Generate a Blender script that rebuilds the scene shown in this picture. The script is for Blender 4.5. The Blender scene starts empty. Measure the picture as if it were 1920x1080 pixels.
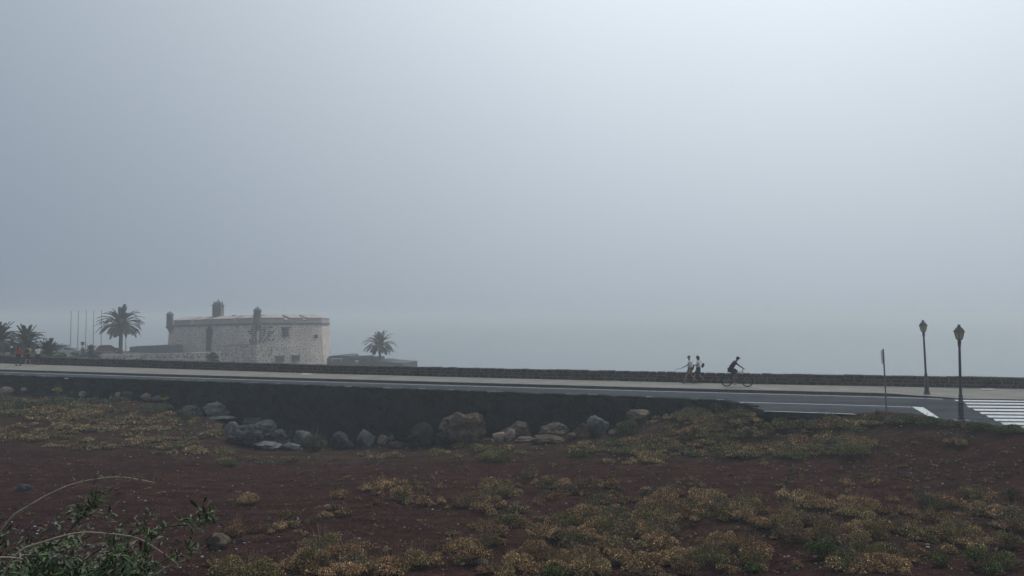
import bpy, bmesh, math, random
import numpy as np
from mathutils import Vector, Matrix, noise
S = bpy.context.scene
C = S.collection
R = math.radians

# ------------------------------------------------------------------ camera
F = 1387.0
PITCH = math.atan(55 / F)
CAMZ = 4.3
cam = bpy.data.cameras.new('camera'); camo = bpy.data.objects.new('camera', cam); C.objects.link(camo)
cam.sensor_width = 36; cam.lens = 36 * F / 1920; cam.clip_end = 20000; cam.clip_start = 0.1
camo.location = (0, 0, CAMZ); camo.rotation_euler = (R(90) + PITCH, 0, 0)
S.camera = camo

# ------------------------------------------------------------------ sky and sun
SUN_AZ, SUN_EL = R(33), R(55)
sund = Vector((math.sin(SUN_AZ) * math.cos(SUN_EL), math.cos(SUN_AZ) * math.cos(SUN_EL), math.sin(SUN_EL)))
W = bpy.data.worlds.new("World"); S.world = W; W.use_nodes = True
nt = W.node_tree; nt.nodes.clear()
def N(t, **k):
    n = nt.nodes.new(t)
    for a, b in k.items(): setattr(n, a, b)
    return n
tc = N('ShaderNodeTexCoord'); nm = N('ShaderNodeVectorMath', operation='NORMALIZE')
nt.links.new(tc.outputs['Generated'], nm.inputs[0])
dt = N('ShaderNodeVectorMath', operation='DOT_PRODUCT'); nt.links.new(nm.outputs[0], dt.inputs[0])
GA, GE = R(28), R(55)
dt.inputs[1].default_value = (math.sin(GA) * math.cos(GE), math.cos(GA) * math.cos(GE), math.sin(GE))
h = N('ShaderNodeMath', operation='MULTIPLY_ADD'); h.inputs[1].default_value = .5; h.inputs[2].default_value = .5
nt.links.new(dt.outputs['Value'], h.inputs[0])
pw = N('ShaderNodeMath', operation='POWER'); pw.inputs[1].default_value = 6; nt.links.new(h.outputs[0], pw.inputs[0])
ns = N('ShaderNodeTexNoise'); ns.inputs['Scale'].default_value = 1.6; ns.inputs['Detail'].default_value = 2
nt.links.new(nm.outputs[0], ns.inputs['Vector'])
nv = N('ShaderNodeMath', operation='MULTIPLY_ADD'); nv.inputs[1].default_value = .10; nv.inputs[2].default_value = .95
nt.links.new(ns.outputs['Fac'], nv.inputs[0])
sz = N('ShaderNodeSeparateXYZ'); nt.links.new(nm.outputs[0], sz.inputs[0])
mr_ = N('ShaderNodeMapRange', interpolation_type='SMOOTHSTEP'); mr_.inputs['From Min'].default_value = 0; mr_.inputs['From Max'].default_value = .05; mr_.inputs['To Min'].default_value = .98; mr_.inputs['To Max'].default_value = 1
nt.links.new(sz.outputs['Z'], mr_.inputs['Value'])
mh = N('ShaderNodeMath', operation='MULTIPLY'); nt.links.new(nv.outputs[0], mh.inputs[0]); nt.links.new(mr_.outputs[0], mh.inputs[1])
glow = N('ShaderNodeVectorMath', operation='SCALE'); glow.inputs[0].default_value = (1.02, 1.08, 1.09)
nt.links.new(pw.outputs[0], glow.inputs['Scale'])
ad = N('ShaderNodeVectorMath', operation='ADD'); ad.inputs[1].default_value = (.199, .252, .324)
nt.links.new(glow.outputs[0], ad.inputs[0])
sc = N('ShaderNodeVectorMath', operation='SCALE'); nt.links.new(ad.outputs[0], sc.inputs[0]); nt.links.new(mh.outputs[0], sc.inputs['Scale'])
b1 = N('ShaderNodeBackground'); nt.links.new(sc.outputs[0], b1.inputs['Color']); b1.inputs['Strength'].default_value = 1.0
sky = N('ShaderNodeTexSky', sky_type='NISHITA'); sky.sun_disc = False; sky.sun_elevation = SUN_EL; sky.sun_rotation = SUN_AZ
sky.air_density = 1; sky.dust_density = 8
b2 = N('ShaderNodeBackground'); nt.links.new(sky.outputs[0], b2.inputs['Color']); b2.inputs['Strength'].default_value = .05
mx = N('ShaderNodeMixShader'); mx.inputs[0].default_value = .08      # almost all of the sky is fog
nt.links.new(b1.outputs[0], mx.inputs[1]); nt.links.new(b2.outputs[0], mx.inputs[2])
wo = N('ShaderNodeOutputWorld'); nt.links.new(mx.outputs[0], wo.inputs['Surface'])
sl = bpy.data.lights.new('sun', 'SUN'); sl.energy = 1.5; sl.angle = R(12); sl.color = (1, .98, .95)
so = bpy.data.objects.new('sun', sl); C.objects.link(so); so.rotation_euler = (-sund).to_track_quat('-Z', 'Y').to_euler()
S.view_settings.view_transform = 'Standard'; S.view_settings.look = 'None'; S.view_settings.exposure = 0; S.view_settings.gamma = 1
S.render.engine = 'CYCLES'
HAZE = .0020

# ------------------------------------------------------------------ helpers
def ray(px, py):
    v = ((px - 960) / F, 1.0, (540 - py) / F); c, s = math.cos(PITCH), math.sin(PITCH)
    return Vector((v[0], v[1] * c - v[2] * s, v[1] * s + v[2] * c))
def atz(px, py, z):
    d = ray(px, py); t = (z - CAMZ) / d.z; return Vector((d.x * t, d.y * t, z))
def aty(px, py, Y):
    d = ray(px, py); t = Y / d.y; return Vector((d.x * t, Y, CAMZ + d.z * t))

MAT = {}
def lk(m, a, b): m.node_tree.links.new(a, b)
def mat(name, c1, c2=None, scale=5, rough=.85, detail=6, bump=0, bscale=None, metal=0, vec='Object', lo=.35, hi=.65, spec=.12, tint=False, c3=None):
    if name in MAT: return MAT[name]
    m = bpy.data.materials.new(name); m.use_nodes = True; MAT[name] = m
    nt_ = m.node_tree; b = nt_.nodes['Principled BSDF']
    b.inputs['Roughness'].default_value = rough; b.inputs['Metallic'].default_value = metal
    b.inputs['Specular IOR Level'].default_value = spec
    c2 = c2 or tuple(x * .8 for x in c1)
    t = nt_.nodes.new('ShaderNodeTexCoord'); n = nt_.nodes.new('ShaderNodeTexNoise')
    n.inputs['Scale'].default_value = scale; n.inputs['Detail'].default_value = detail; n.inputs['Roughness'].default_value = .65
    lk(m, t.outputs[vec], n.inputs['Vector'])
    r = nt_.nodes.new('ShaderNodeValToRGB'); r.color_ramp.elements[0].position = lo; r.color_ramp.elements[1].position = hi
    r.color_ramp.elements[0].color = (*c1, 1); r.color_ramp.elements[1].color = (*c2, 1)
    if c3:
        e = r.color_ramp.elements.new((lo + hi) / 2); e.color = (*c3, 1)
    lk(m, n.outputs['Fac'], r.inputs[0])
    out = r.outputs[0]
    if tint:
        a = nt_.nodes.new('ShaderNodeAttribute'); a.attribute_name = 'tint'
        mm = nt_.nodes.new('ShaderNodeMix'); mm.data_type = 'RGBA'; mm.blend_type = 'MULTIPLY'; mm.inputs[0].default_value = 1
        lk(m, out, mm.inputs[6]); lk(m, a.outputs['Color'], mm.inputs[7]); out = mm.outputs[2]
    lk(m, out, b.inputs['Base Color'])
    if bump:
        n2 = nt_.nodes.new('ShaderNodeTexNoise'); n2.inputs['Scale'].default_value = bscale or scale * 4; n2.inputs['Detail'].default_value = 8
        lk(m, t.outputs[vec], n2.inputs['Vector'])
        bp = nt_.nodes.new('ShaderNodeBump'); bp.inputs['Strength'].default_value = 1; bp.inputs['Distance'].default_value = bump
        lk(m, n2.outputs['Fac'], bp.inputs['Height']); lk(m, bp.outputs[0], b.inputs['Normal'])
    return m

def tag(o, label=None, cat=None, group=None, kind=None):
    if label: o['label'] = label
    if cat: o['category'] = cat
    if group: o['group'] = group
    if kind: o['kind'] = kind
    return o
def link(name, me, m, parent=None, loc=None):
    o = bpy.data.objects.new(name, me); C.objects.link(o)
    if m: me.materials.append(m)
    if parent: o.parent = parent
    if loc is not None: o.location = loc
    return o
def empty(name, loc, rz=0, label=None, cat=None, group=None):
    o = bpy.data.objects.new(name, None); C.objects.link(o); o.location = loc; o.rotation_euler = (0, 0, rz); o.empty_display_size = .2
    return tag(o, label, cat, group)
def copy_tree(o, parent=None):
    c = o.copy(); C.objects.link(c)
    if parent: c.parent = parent
    for ch in list(o.children): copy_tree(ch, c)
    return c

class MB:
    def __init__(s): s.v = []; s.f = []; s.uv = {}
    def add(s, vs, fs, uvs=None):
        b = len(s.v); s.v += [tuple(v) for v in vs]
        for i, f in enumerate(fs):
            if uvs: s.uv[len(s.f)] = uvs[i]
            s.f.append([b + k for k in f])
    def box(s, c, d, rz=0, M=None):
        x, y, z = d[0] / 2, d[1] / 2, d[2] / 2
        q = Matrix.Translation(c) @ (M or Matrix.Rotation(rz, 4, 'Z'))
        vs = [q @ Vector((a * x, b * y, e * z)) for a, b, e in ((-1,-1,-1),(1,-1,-1),(1,1,-1),(-1,1,-1),(-1,-1,1),(1,-1,1),(1,1,1),(-1,1,1))]
        s.add(vs, [(0,3,2,1),(4,5,6,7),(0,1,5,4),(1,2,6,5),(2,3,7,6),(3,0,4,7)])
    def lathe(s, prof, n=16, c=(0, 0, 0), phase=0):
        c = Vector(c); vs = []; fs = []
        for r, z in prof:
            for k in range(n):
                a = 2 * math.pi * k / n + phase; vs.append(c + Vector((r * math.cos(a), r * math.sin(a), z)))
        m = len(prof)
        for i in range(m - 1):
            for k in range(n):
                k2 = (k + 1) % n; fs.append((i*n+k, i*n+k2, (i+1)*n+k2, (i+1)*n+k))
        fs.append(tuple(range(n))[::-1]); fs.append(tuple((m-1)*n+k for k in range(n)))
        s.add(vs, fs)
    def tube(s, pts, rad, n=8, cap=True):
        pts = [Vector(p) for p in pts]; m = len(pts)
        if not hasattr(rad, '__len__'): rad = [rad] * m
        vs = []; fs = []; u = None
        for i, p in enumerate(pts):
            t = (pts[min(i+1, m-1)] - pts[max(i-1, 0)]).normalized()
            if u is None: u = t.orthogonal().normalized()
            u = (u - t * u.dot(t)); u = u.normalized() if u.length > 1e-6 else t.orthogonal().normalized()
            w = t.cross(u)
            for k in range(n):
                a = 2*math.pi*k/n; vs.append(p + (u*math.cos(a) + w*math.sin(a)) * rad[i])
        for i in range(m-1):
            for k in range(n):
                k2 = (k+1) % n; fs.append((i*n+k, i*n+k2, (i+1)*n+k2, (i+1)*n+k))
        if cap: fs.append(tuple(range(n))[::-1]); fs.append(tuple((m-1)*n+k for k in range(n)))
        s.add(vs, fs)
    def torus(s, c, R_, r, axis='Y', n=40, k=8):
        c = Vector(c); vs = []; fs = []
        for i in range(n):
            a = 2*math.pi*i/n
            for j in range(k):
                b = 2*math.pi*j/k; q = R_ + r*math.cos(b)
                vs.append(c + Vector((q*math.cos(a), r*math.sin(b), q*math.sin(a))))
        for i in range(n):
            for j in range(k):
                i2 = (i+1) % n; j2 = (j+1) % k; fs.append((i*k+j, i*k+j2, i2*k+j2, i2*k+j))
        s.add(vs, fs)
    def ell(s, c, r, n=12, m=8, M=None):
        c = Vector(c); vs = []; fs = []
        for i in range(1, m):
            th = math.pi*i/m
            for k in range(n):
                a = 2*math.pi*k/n; v = Vector((r[0]*math.sin(th)*math.cos(a), r[1]*math.sin(th)*math.sin(a), r[2]*math.cos(th)))
                vs.append(c + (M @ v if M else v))
        t = Vector((0, 0, r[2])); t = M @ t if M else t
        vs += [c + t, c - t]; T = len(vs)-2; B = T+1
        for i in range(m-2):
            for k in range(n):
                k2 = (k+1) % n; fs.append((i*n+k, (i+1)*n+k, (i+1)*n+k2, i*n+k2))
        for k in range(n):
            k2 = (k+1) % n; fs.append((T, k, k2)); fs.append((B, (m-2)*n+k2, (m-2)*n+k))
        s.add(vs, fs)
    def build(s, name, m, parent=None, smooth=False, bevel=0, loc=None):
        me = bpy.data.meshes.new(name); me.from_pydata(s.v, [], s.f)
        if s.uv:
            l = me.uv_layers.new(name='UVMap')
            for p in me.polygons:
                q = s.uv.get(p.index)
                if q:
                    for k, li in enumerate(p.loop_indices): l.data[li].uv = q[k]
        bm = bmesh.new(); bm.from_mesh(me)
        bmesh.ops.recalc_face_normals(bm, faces=bm.faces); bm.to_mesh(me); bm.free()
        if smooth: me.shade_smooth() if hasattr(me, 'shade_smooth') else None
        o = link(name, me, m, parent, loc)
        if bevel:
            bv = o.modifiers.new('bevel', 'BEVEL'); bv.width = bevel; bv.segments = 2; bv.limit_method = 'ANGLE'
        return o

def npmesh(name, V, Fq, m, parent=None, tint=None, k=4, smooth=False):
    """V (n,3); Fq (m,k) ints; tint (n,3) per vertex"""
    me = bpy.data.meshes.new(name); n = len(V); f = len(Fq)
    me.vertices.add(n); me.vertices.foreach_set('co', np.asarray(V, dtype=np.float32).ravel())
    me.loops.add(f*k); me.loops.foreach_set('vertex_index', np.asarray(Fq, dtype=np.int32).ravel())
    me.polygons.add(f); me.polygons.foreach_set('loop_start', np.arange(0, f*k, k, dtype=np.int32))
    try: me.polygons.foreach_set('loop_total', np.full(f, k, dtype=np.int32))
    except Exception: pass
    me.update(calc_edges=True); me.validate()
    if tint is not None:
        a = me.color_attributes.new('tint', 'FLOAT_COLOR', 'POINT')
        col = np.ones((n, 4), dtype=np.float32); col[:, :3] = tint; a.data.foreach_set('color', col.ravel())
    if smooth: me.shade_smooth()
    return link(name, me, m, parent)

def quads(P, size, rng, aspect=.5, up=0.0, dirs=None):
    """leaf quads at points P; returns V, F"""
    n = len(P)
    a = rng.normal(size=(n, 3)) if dirs is None else dirs + rng.normal(size=(n, 3)) * (.35 if up > 0 else 1.)
    a[:, 2] += up; a /= np.linalg.norm(a, axis=1)[:, None] + 1e-9
    b = np.cross(a, rng.normal(size=(n, 3))); b /= np.linalg.norm(b, axis=1)[:, None] + 1e-9
    s = size * rng.uniform(.6, 1.4, size=n)[:, None]
    A = a * s; B = b * s * aspect * .5
    V = np.stack([P, P + A*.5 + B, P + A, P + A*.5 - B], axis=1).reshape(-1, 3)
    return V, np.arange(4*n).reshape(n, 4)

# ------------------------------------------------------------------ plan curves from the road geometry
def curve_px(pts, z, xs):
    px = np.array([p[0] for p in pts]); py = np.array([p[1] for p in pts])
    return [atz(x, float(np.interp(x, px, py)), z) for x in xs]
XS = list(np.linspace(0, 1920, 65))
def ext(pts, L, left=None, right=None):
    a = pts[0] + (pts[0] - pts[6]).normalized() * L; b = pts[-1] + (pts[-1] - pts[-7]).normalized() * L
    return [left or a] + pts + [right or b]
near_px = [(0,704.7),(340,716),(560,723.5),(740,730.7),(880,735.5),(1200,746.5),(1350,753),(1395,759),(1430,769.5),(1520,772.5),(1640,777.5),(1690,780.5),(1800,793),(1900,808),(1920,811)]
kerb_px = [(0,696.3),(340,706.6),(880,722.0),(1240,732.0),(1500,738.4),(1700,743.6),(1745,745.2),(1770,747),(1795,749.6),(1850,750.3),(1920,751.6)]
wall_px = [(0,680.6),(30,681.7),(340,691.5),(600,699.8),(860,706.4),(1300,717.0),(1425,719.7),(1900,727.8),(1920,728.2)]
def smooth(pts, it=3):
    for _ in range(it):
        pts = [pts[0]] + [(pts[i-1] + pts[i]*2 + pts[i+1]) / 4 for i in range(1, len(pts)-1)] + [pts[-1]]
    return pts
near = curve_px(near_px, 0, XS)
kerb = ext(curve_px(kerb_px, 0, XS), 70)
swall = ext(smooth(curve_px(wall_px, .15, XS), 4), 70)
near_full = [near[0] + (near[0] - near[8]).normalized() * 70] + near + [Vector((19.9, 24, 0)), Vector((20.6, 18, 0)), Vector((22, 8, 0)), Vector((23, -12, 0))]
side = [Vector((31, -12, 0)), Vector((31, 6, 0)), Vector((32.5, 18, 0)), Vector((36, 23.5, 0)), Vector((44, 25, 0)), kerb[-1] + Vector((-12, -12, 0))]
road_poly = near_full + side + kerb[::-1]
def pip(X, Y, poly):
    ins = np.zeros(X.shape, bool); n = len(poly)
    for i in range(n):
        x1, y1 = poly[i].x, poly[i].y; x2, y2 = poly[(i+1) % n].x, poly[(i+1) % n].y
        if y1 == y2: continue
        c = ((y1 > Y) != (y2 > Y)) & (X < (x2-x1)*(Y-y1)/(y2-y1) + x1); ins ^= c
    return ins

# ------------------------------------------------------------------ terrain height
CP = [
 (100,800,-1.7),(300,830,-2.3),(0,870,-2.3),(450,860,-2.9),(700,880,-2.7),(950,880,-2.5),(1200,880,-2.1),(1500,880,-1.5),(1700,860,-.9),(1850,850,-.55),(1920,830,-.2),
 (1500,820,-1.0),(1350,830,-1.5),(1300,800,-1.0),(1640,785,-.1),(1800,800,-.07),(1915,816,-.05),
 (0,960,-2.1),(300,960,-2.1),(700,960,-2.0),(1100,960,-1.8),(1500,960,-1.4),(1900,930,-.9),
 (0,1080,-1.3),(500,1080,-1.3),(960,1080,-1.3),(1400,1080,-1.2),(1920,1080,-.9)]
cw = [tuple(atz(x, y, z)) for x, y, z in CP]
for px, py, m_ in ((0,741,1.),(100,746,1.),(200,751,1.),(300,760,1.2),(350,778,1.5),(400,786,1.8),(450,812,2.2),(540,836,2.5),(620,842,2.5),(700,841,2.5),(790,840,2.5),(870,838,2.5),(960,832,2.4),(1040,828,2.3),(1120,820,2.),(1170,812,1.6),(1210,792,1.2),(1250,779,.9),(1320,778,.9),(1400,780,.9)):
    Yw = float(np.interp(px, XS, [p.y for p in near])); q = aty(px, py, Yw - m_); cw.append(tuple(q)); q2 = aty(px, py, Yw + .6); cw.append((q2.x, q2.y, q.z))
cw += [(0,8,.9),(-8,8,.9),(8,8,.9),(0,3,1.9),(-6,0,2.5),(6,0,2.5),(0,-4,2.7),(-30,5,.3),(15,6,.3),(19.3,23,-.06),(20,15,-.06),(20,5,0),
       (-60,55,-1.0),(-60,30,-1.2),(-80,60,-1),(34,12,-.06),(40,20,-.06),(55,5,-.06),(-60,-10,1),(40,-12,0)]
cw = np.array(cw)
def tps_fit(P, lam=.08):
    n = len(P); X = P[:, :2]; d = np.linalg.norm(X[:, None] - X[None], axis=2)
    K = np.where(d > 0, d*d*np.log(d + 1e-9), 0) + lam*np.eye(n)
    Q = np.c_[np.ones(n), X]; A = np.block([[K, Q], [Q.T, np.zeros((3, 3))]])
    return X, np.linalg.solve(A, np.r_[P[:, 2], 0, 0, 0])
def tps(fit, X, Y):
    Pn, w = fit; out = np.zeros(X.shape); n = len(Pn)
    for i in range(n):
        d = np.hypot(X - Pn[i, 0], Y - Pn[i, 1]); out += w[i]*np.where(d > 0, d*d*np.log(d + 1e-9), 0)
    return out + w[n] + w[n+1]*X + w[n+2]*Y
TF = tps_fit(cw)
_g = np.random.default_rng(5)
WV = [(_g.uniform(.25, .9), _g.uniform(0, 6.28), _g.uniform(0, 6.28)) for _ in range(14)]
WV2 = [(_g.uniform(1.5, 6), _g.uniform(0, 6.28), _g.uniform(0, 6.28)) for _ in range(26)]
def gz(X, Y, raw=False):
    X = np.asarray(X, float); Y = np.asarray(Y, float)
    z = np.clip(tps(TF, X, Y), -3.6, 3.2)
    if raw: return z
    w = np.zeros(X.shape)
    for k, a, p in WV: w += .018/k**.8*np.sin(k*(X*math.cos(a) + Y*math.sin(a)) + p)
    for k, a, p in WV2: w += .012/k**.7*np.sin(k*(X*math.cos(a) + Y*math.sin(a)) + p)
    return z + w
def gzs(x, y): return float(gz(np.array([x]), np.array([y]))[0])
def hit(px, py):
    d = ray(px, py); t = np.arange(2.5, 75, .05); X = d.x*t; Y = d.y*t; Z = CAMZ + d.z*t
    g = gz(X, Y); i = np.argmax(Z < g)
    if not (Z < g).any(): i = len(t) - 1
    return Vector((X[i], Y[i], float(g[i])))

# zones of soil (painted as real soil colour): 0 = grey-brown stony, 1 = reddish ash
def build_ground():
    xs = np.concatenate([np.arange(-85, -45, 1.0), np.arange(-45, -22, .4), np.arange(-22, 25, .16), np.arange(25, 70, 1.0)])
    ys = np.concatenate([np.arange(-14, 9, 1.0), np.arange(9, 42, .16), np.arange(42, 76, .4)])
    X, Y = np.meshgrid(xs, ys); Z = gz(X, Y)
    ins = pip(X, Y, road_poly); Z = np.where(ins, np.minimum(Z - .45, -.5), Z)
    prom_far = np.interp(X, [p.x for p in swall], [p.y for p in swall]); kb = np.interp(X, [p.x for p in kerb], [p.y for p in kerb])
    Z = np.where(Y > kb - .5, np.minimum(Z - .5, -.6), Z)
    nx, ny = len(xs), len(ys)
    keep = Y < prom_far + 2
    idx = np.arange(nx*ny).reshape(ny, nx)
    Q = np.stack([idx[:-1, :-1], idx[:-1, 1:], idx[1:, 1:], idx[1:, :-1]], axis=-1)
    kq = keep[:-1, :-1] & keep[1:, 1:] & keep[:-1, 1:] & keep[1:, :-1]
    Q = Q[kq]
    V = np.stack([X.ravel(), Y.ravel(), Z.ravel()], axis=1)
    # zone weights in world space from projected blobs
    c, s = math.cos(PITCH), math.sin(PITCH); Yc = V[:, 1]*c + (V[:, 2]-CAMZ)*s; Zc = -V[:, 1]*s + (V[:, 2]-CAMZ)*c
    Yc = np.maximum(Yc, .5); PX = 960 + F*V[:, 0]/Yc; PY = 540 - F*Zc/Yc
    g = np.zeros(len(V))
    for cx, cy, rx, ry in ((1420,815,330,50),(650,850,330,26),(200,790,420,55),(1700,800,260,26),(1000,845,220,24),(1050,985,260,30),(1600,985,260,40)):
        q = ((PX-cx)/rx)**2 + ((PY-cy)/ry)**2; g = np.maximum(g, np.clip(1.5 - q*1.1, 0, 1)*(.75 if cy < 900 else .4))
    tint = np.stack([g, g, g], axis=1)
    m = mat_soil()
    o = npmesh('ground', V, Q, m, tint=tint, smooth=True); tag(o, kind='structure')
def mat_soil():
    m = bpy.data.materials.new('soil'); m.use_nodes = True; n_ = m.node_tree.nodes; b = n_['Principled BSDF']
    b.inputs['Roughness'].default_value = .95; b.inputs['Specular IOR Level'].default_value = 0
    t = n_.new('ShaderNodeTexCoord')
    def nz(s, d=8, r=.7):
        q = n_.new('ShaderNodeTexNoise'); q.inputs['Scale'].default_value = s; q.inputs['Detail'].default_value = d; q.inputs['Roughness'].default_value = r
        lk(m, t.outputs['Object'], q.inputs['Vector']); return q
    def rmp(src, a, b_, lo=.35, hi=.65):
        r = n_.new('ShaderNodeValToRGB'); e = r.color_ramp.elements; e[0].position = lo; e[1].position = hi; e[0].color = (*a, 1); e[1].color = (*b_, 1); lk(m, src, r.inputs[0]); return r
    def mix(f, a, b_, mode='MIX'):
        q = n_.new('ShaderNodeMix'); q.data_type = 'RGBA'; q.blend_type = mode
        if isinstance(f, float): q.inputs[0].default_value = f
        else: lk(m, f, q.inputs[0])
        for k, s in ((6, a), (7, b_)):
            if isinstance(s, tuple): q.inputs[k].default_value = (*s, 1)
            else: lk(m, s, q.inputs[k])
        return q.outputs[2]
    A = nz(1.2); B = nz(9, 10, .75); D = nz(38, 4, .8)
    red = rmp(A.outputs['Fac'], (.027, .0148, .0150), (.049, .028, .0262)).outputs[0]
    gry = rmp(A.outputs['Fac'], (.032, .025, .020), (.056, .045, .034)).outputs[0]
    at = n_.new('ShaderNodeAttribute'); at.attribute_name = 'tint'
    f = n_.new('ShaderNodeMath'); f.operation = 'ADD'; lk(m, at.outputs['Fac'], f.inputs[0])
    q = n_.new('ShaderNodeMath'); q.operation = 'MULTIPLY_ADD'; q.inputs[1].default_value = .9; q.inputs[2].default_value = -.45; lk(m, nz(.5).outputs['Fac'], q.inputs[0]); lk(m, q.outputs[0], f.inputs[1])
    f.use_clamp = True
    base = mix(f.outputs[0], red, gry)
    fine = rmp(B.outputs['Fac'], (.3, .3, .31), (1.6, 1.5, 1.45), .32, .68).outputs[0]
    base = mix(1.0, base, fine, 'MULTIPLY')
    grain = rmp(D.outputs['Fac'], (.35, .35, .36), (2.0, 1.9, 1.85), .38, .68).outputs[0]
    base = mix(1.0, base, grain, 'MULTIPLY')
    # wheel tracks and raked streaks lying along the dirt track
    mp = n_.new('ShaderNodeMapping'); mp.inputs['Scale'].default_value = (.12, 1.5, 1); mp.inputs['Rotation'].default_value = (0, 0, .06); lk(m, t.outputs['Object'], mp.inputs['Vector'])
    st = n_.new('ShaderNodeTexNoise'); st.inputs['Scale'].default_value = 1.5; st.inputs['Detail'].default_value = 6; lk(m, mp.outputs[0], st.inputs['Vector'])
    base = mix(1.0, base, rmp(st.outputs['Fac'], (.72, .70, .72), (1.3, 1.26, 1.22), .35, .65).outputs[0], 'MULTIPLY')
    base = mix(1.0, base, rmp(nz(3.1, 10, .8).outputs['Fac'], (.45, .44, .46), (1.5, 1.42, 1.36), .36, .64).outputs[0], 'MULTIPLY')
    lk(m, base, b.inputs['Base Color'])
    bp = n_.new('ShaderNodeBump'); bp.inputs['Distance'].default_value = .06; bp.inputs['Strength'].default_value = 1; lk(m, B.outputs['Fac'], bp.inputs['Height'])
    bp2 = n_.new('ShaderNodeBump'); bp2.inputs['Distance'].default_value = .015; lk(m, D.outputs['Fac'], bp2.inputs['Height']); lk(m, bp.outputs[0], bp2.inputs['Normal'])
    lk(m, bp2.outputs[0], b.inputs['Normal']); return m
build_ground()

# ------------------------------------------------------------------ sea and headland
def build_sea():
    o = MB(); L = 3000; o.add([(-L, -60, -8), (L, -60, -8), (L, 3000, -8), (-L, 3000, -8)], [(0, 1, 2, 3)])
    m = mat('sea_water', (.03, .05, .055), (.04, .06, .065), scale=.02, rough=.1, bump=.03, bscale=.8, spec=.5)
    tag(o.build('sea', m), kind='structure')
build_sea()
HP = np.array([(-48,72,-1.8),(-66,92,-1.6),(-52,95,-3.6),(-62,112,-3.4),(-80,140,-2.3),(-110,100,-1.2),(-45,112,-4.4),(-70,150,-2.7),(-50,130,-5),(-35,140,-6.4),(-25,150,-6.6),(-30,80,-6),(-20,100,-7.6),(-10,100,-9),(-15,150,-9),(0,64,-7),(-80,185,-6.5),(-80,205,-8.6),(-60,190,-8),(-110,165,-4.5),(-120,190,-8.6),(-150,150,-4.5),(-150,190,-8.8),(-150,260,-9),(30,70,-8.6),(30,50,-5),(-20,66,-4.5),(-62,72,-.8),(-45,175,-6),(-55,200,-8.6),(80,60,-9),(80,30,-6)])
HF = tps_fit(HP, 1.)
def hz(X, Y): return np.clip(tps(HF, np.asarray(X, float), np.asarray(Y, float)), -8.6, -.7)
def hzs(x, y): return float(hz(np.array([x]), np.array([y]))[0])
def build_headland():
    xs = np.arange(-170, 100, 2.0); ys = np.arange(38, 262, 2.0); X, Y = np.meshgrid(xs, ys)
    Z = hz(X, Y) + .12*np.sin(X*.7 + Y*.4) + .1*np.sin(X*1.3 - Y*.9)
    pf = np.interp(X, [p.x for p in swall], [p.y for p in swall])
    Z = np.where(Y < pf + 1.2, np.minimum(Z, -.9), Z)
    Z = np.where((X > -18), np.minimum(Z, -1.2 - np.clip((Y - pf), 0, 30)*.6), Z); Z = np.clip(Z, -8.8, 0)
    nx, ny = len(xs), len(ys); idx = np.arange(nx*ny).reshape(ny, nx)
    Q = np.stack([idx[:-1, :-1], idx[:-1, 1:], idx[1:, 1:], idx[1:, :-1]], axis=-1)
    keep = (Y > pf - 3); kq = (keep[:-1, :-1] & keep[1:, 1:]); Q = Q[kq]
    m = mat('headland_soil', (.045, .052, .036), (.10, .09, .07), scale=.35, rough=.95, bump=.3, bscale=1.5, c3=(.065, .066, .048))
    tag(npmesh('headland_terrain', np.stack([X.ravel(), Y.ravel(), Z.ravel()], 1), Q, m, smooth=True), kind='structure')
build_headland()

# ------------------------------------------------------------------ road, promenade, markings
def ribbon(name, A, B, z, m, thick=0, kind='structure'):
    o = MB(); n = len(A); zt = z if hasattr(z, '__len__') else [z]*n
    vs = [(p.x, p.y, zt[i]) for i, p in enumerate(A)] + [(p.x, p.y, zt[i]) for i, p in enumerate(B)]
    fs = [(i, i+1, n+i+1, n+i) for i in range(n-1)]
    o.add(vs, fs)
    if thick:
        b = len(vs); o.v += [(p.x, p.y, zt[i]-thick) for i, p in enumerate(A)]
        for i in range(n-1): o.f.append([i, b+i, b+i+1, i+1])
    q = o.build(name, m); q['kind'] = kind; return q
asphalt = mat('asphalt', (.028, .032, .038), (.047, .053, .060), scale=1.2, rough=1.0, bump=.004, bscale=60, spec=.08, c3=(.042, .048, .055))
def wear(m):
    n_ = m.node_tree.nodes; b = n_['Principled BSDF']; src = b.inputs['Base Color'].links[0].from_socket
    t = n_.new('ShaderNodeTexCoord'); mp = n_.new('ShaderNodeMapping'); mp.inputs['Rotation'].default_value = (0, 0, .25); mp.inputs['Scale'].default_value = (.06, 1.1, 1); lk(m, t.outputs['Object'], mp.inputs['Vector'])
    q = n_.new('ShaderNodeTexNoise'); q.inputs['Scale'].default_value = 1.4; q.inputs['Detail'].default_value = 5; lk(m, mp.outputs[0], q.inputs['Vector'])
    r = n_.new('ShaderNodeValToRGB'); e = r.color_ramp.elements; e[0].position = .35; e[1].position = .65; e[0].color = (.78, .78, .78, 1); e[1].color = (1.28, 1.27, 1.25, 1); lk(m, q.outputs['Fac'], r.inputs[0])
    x = n_.new('ShaderNodeMix'); x.data_type = 'RGBA'; x.blend_type = 'MULTIPLY'; x.inputs[0].default_value = 1; lk(m, src, x.inputs[6]); lk(m, r.outputs[0], x.inputs[7]); lk(m, x.outputs[2], b.inputs['Base Color'])
wear(asphalt)
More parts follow.
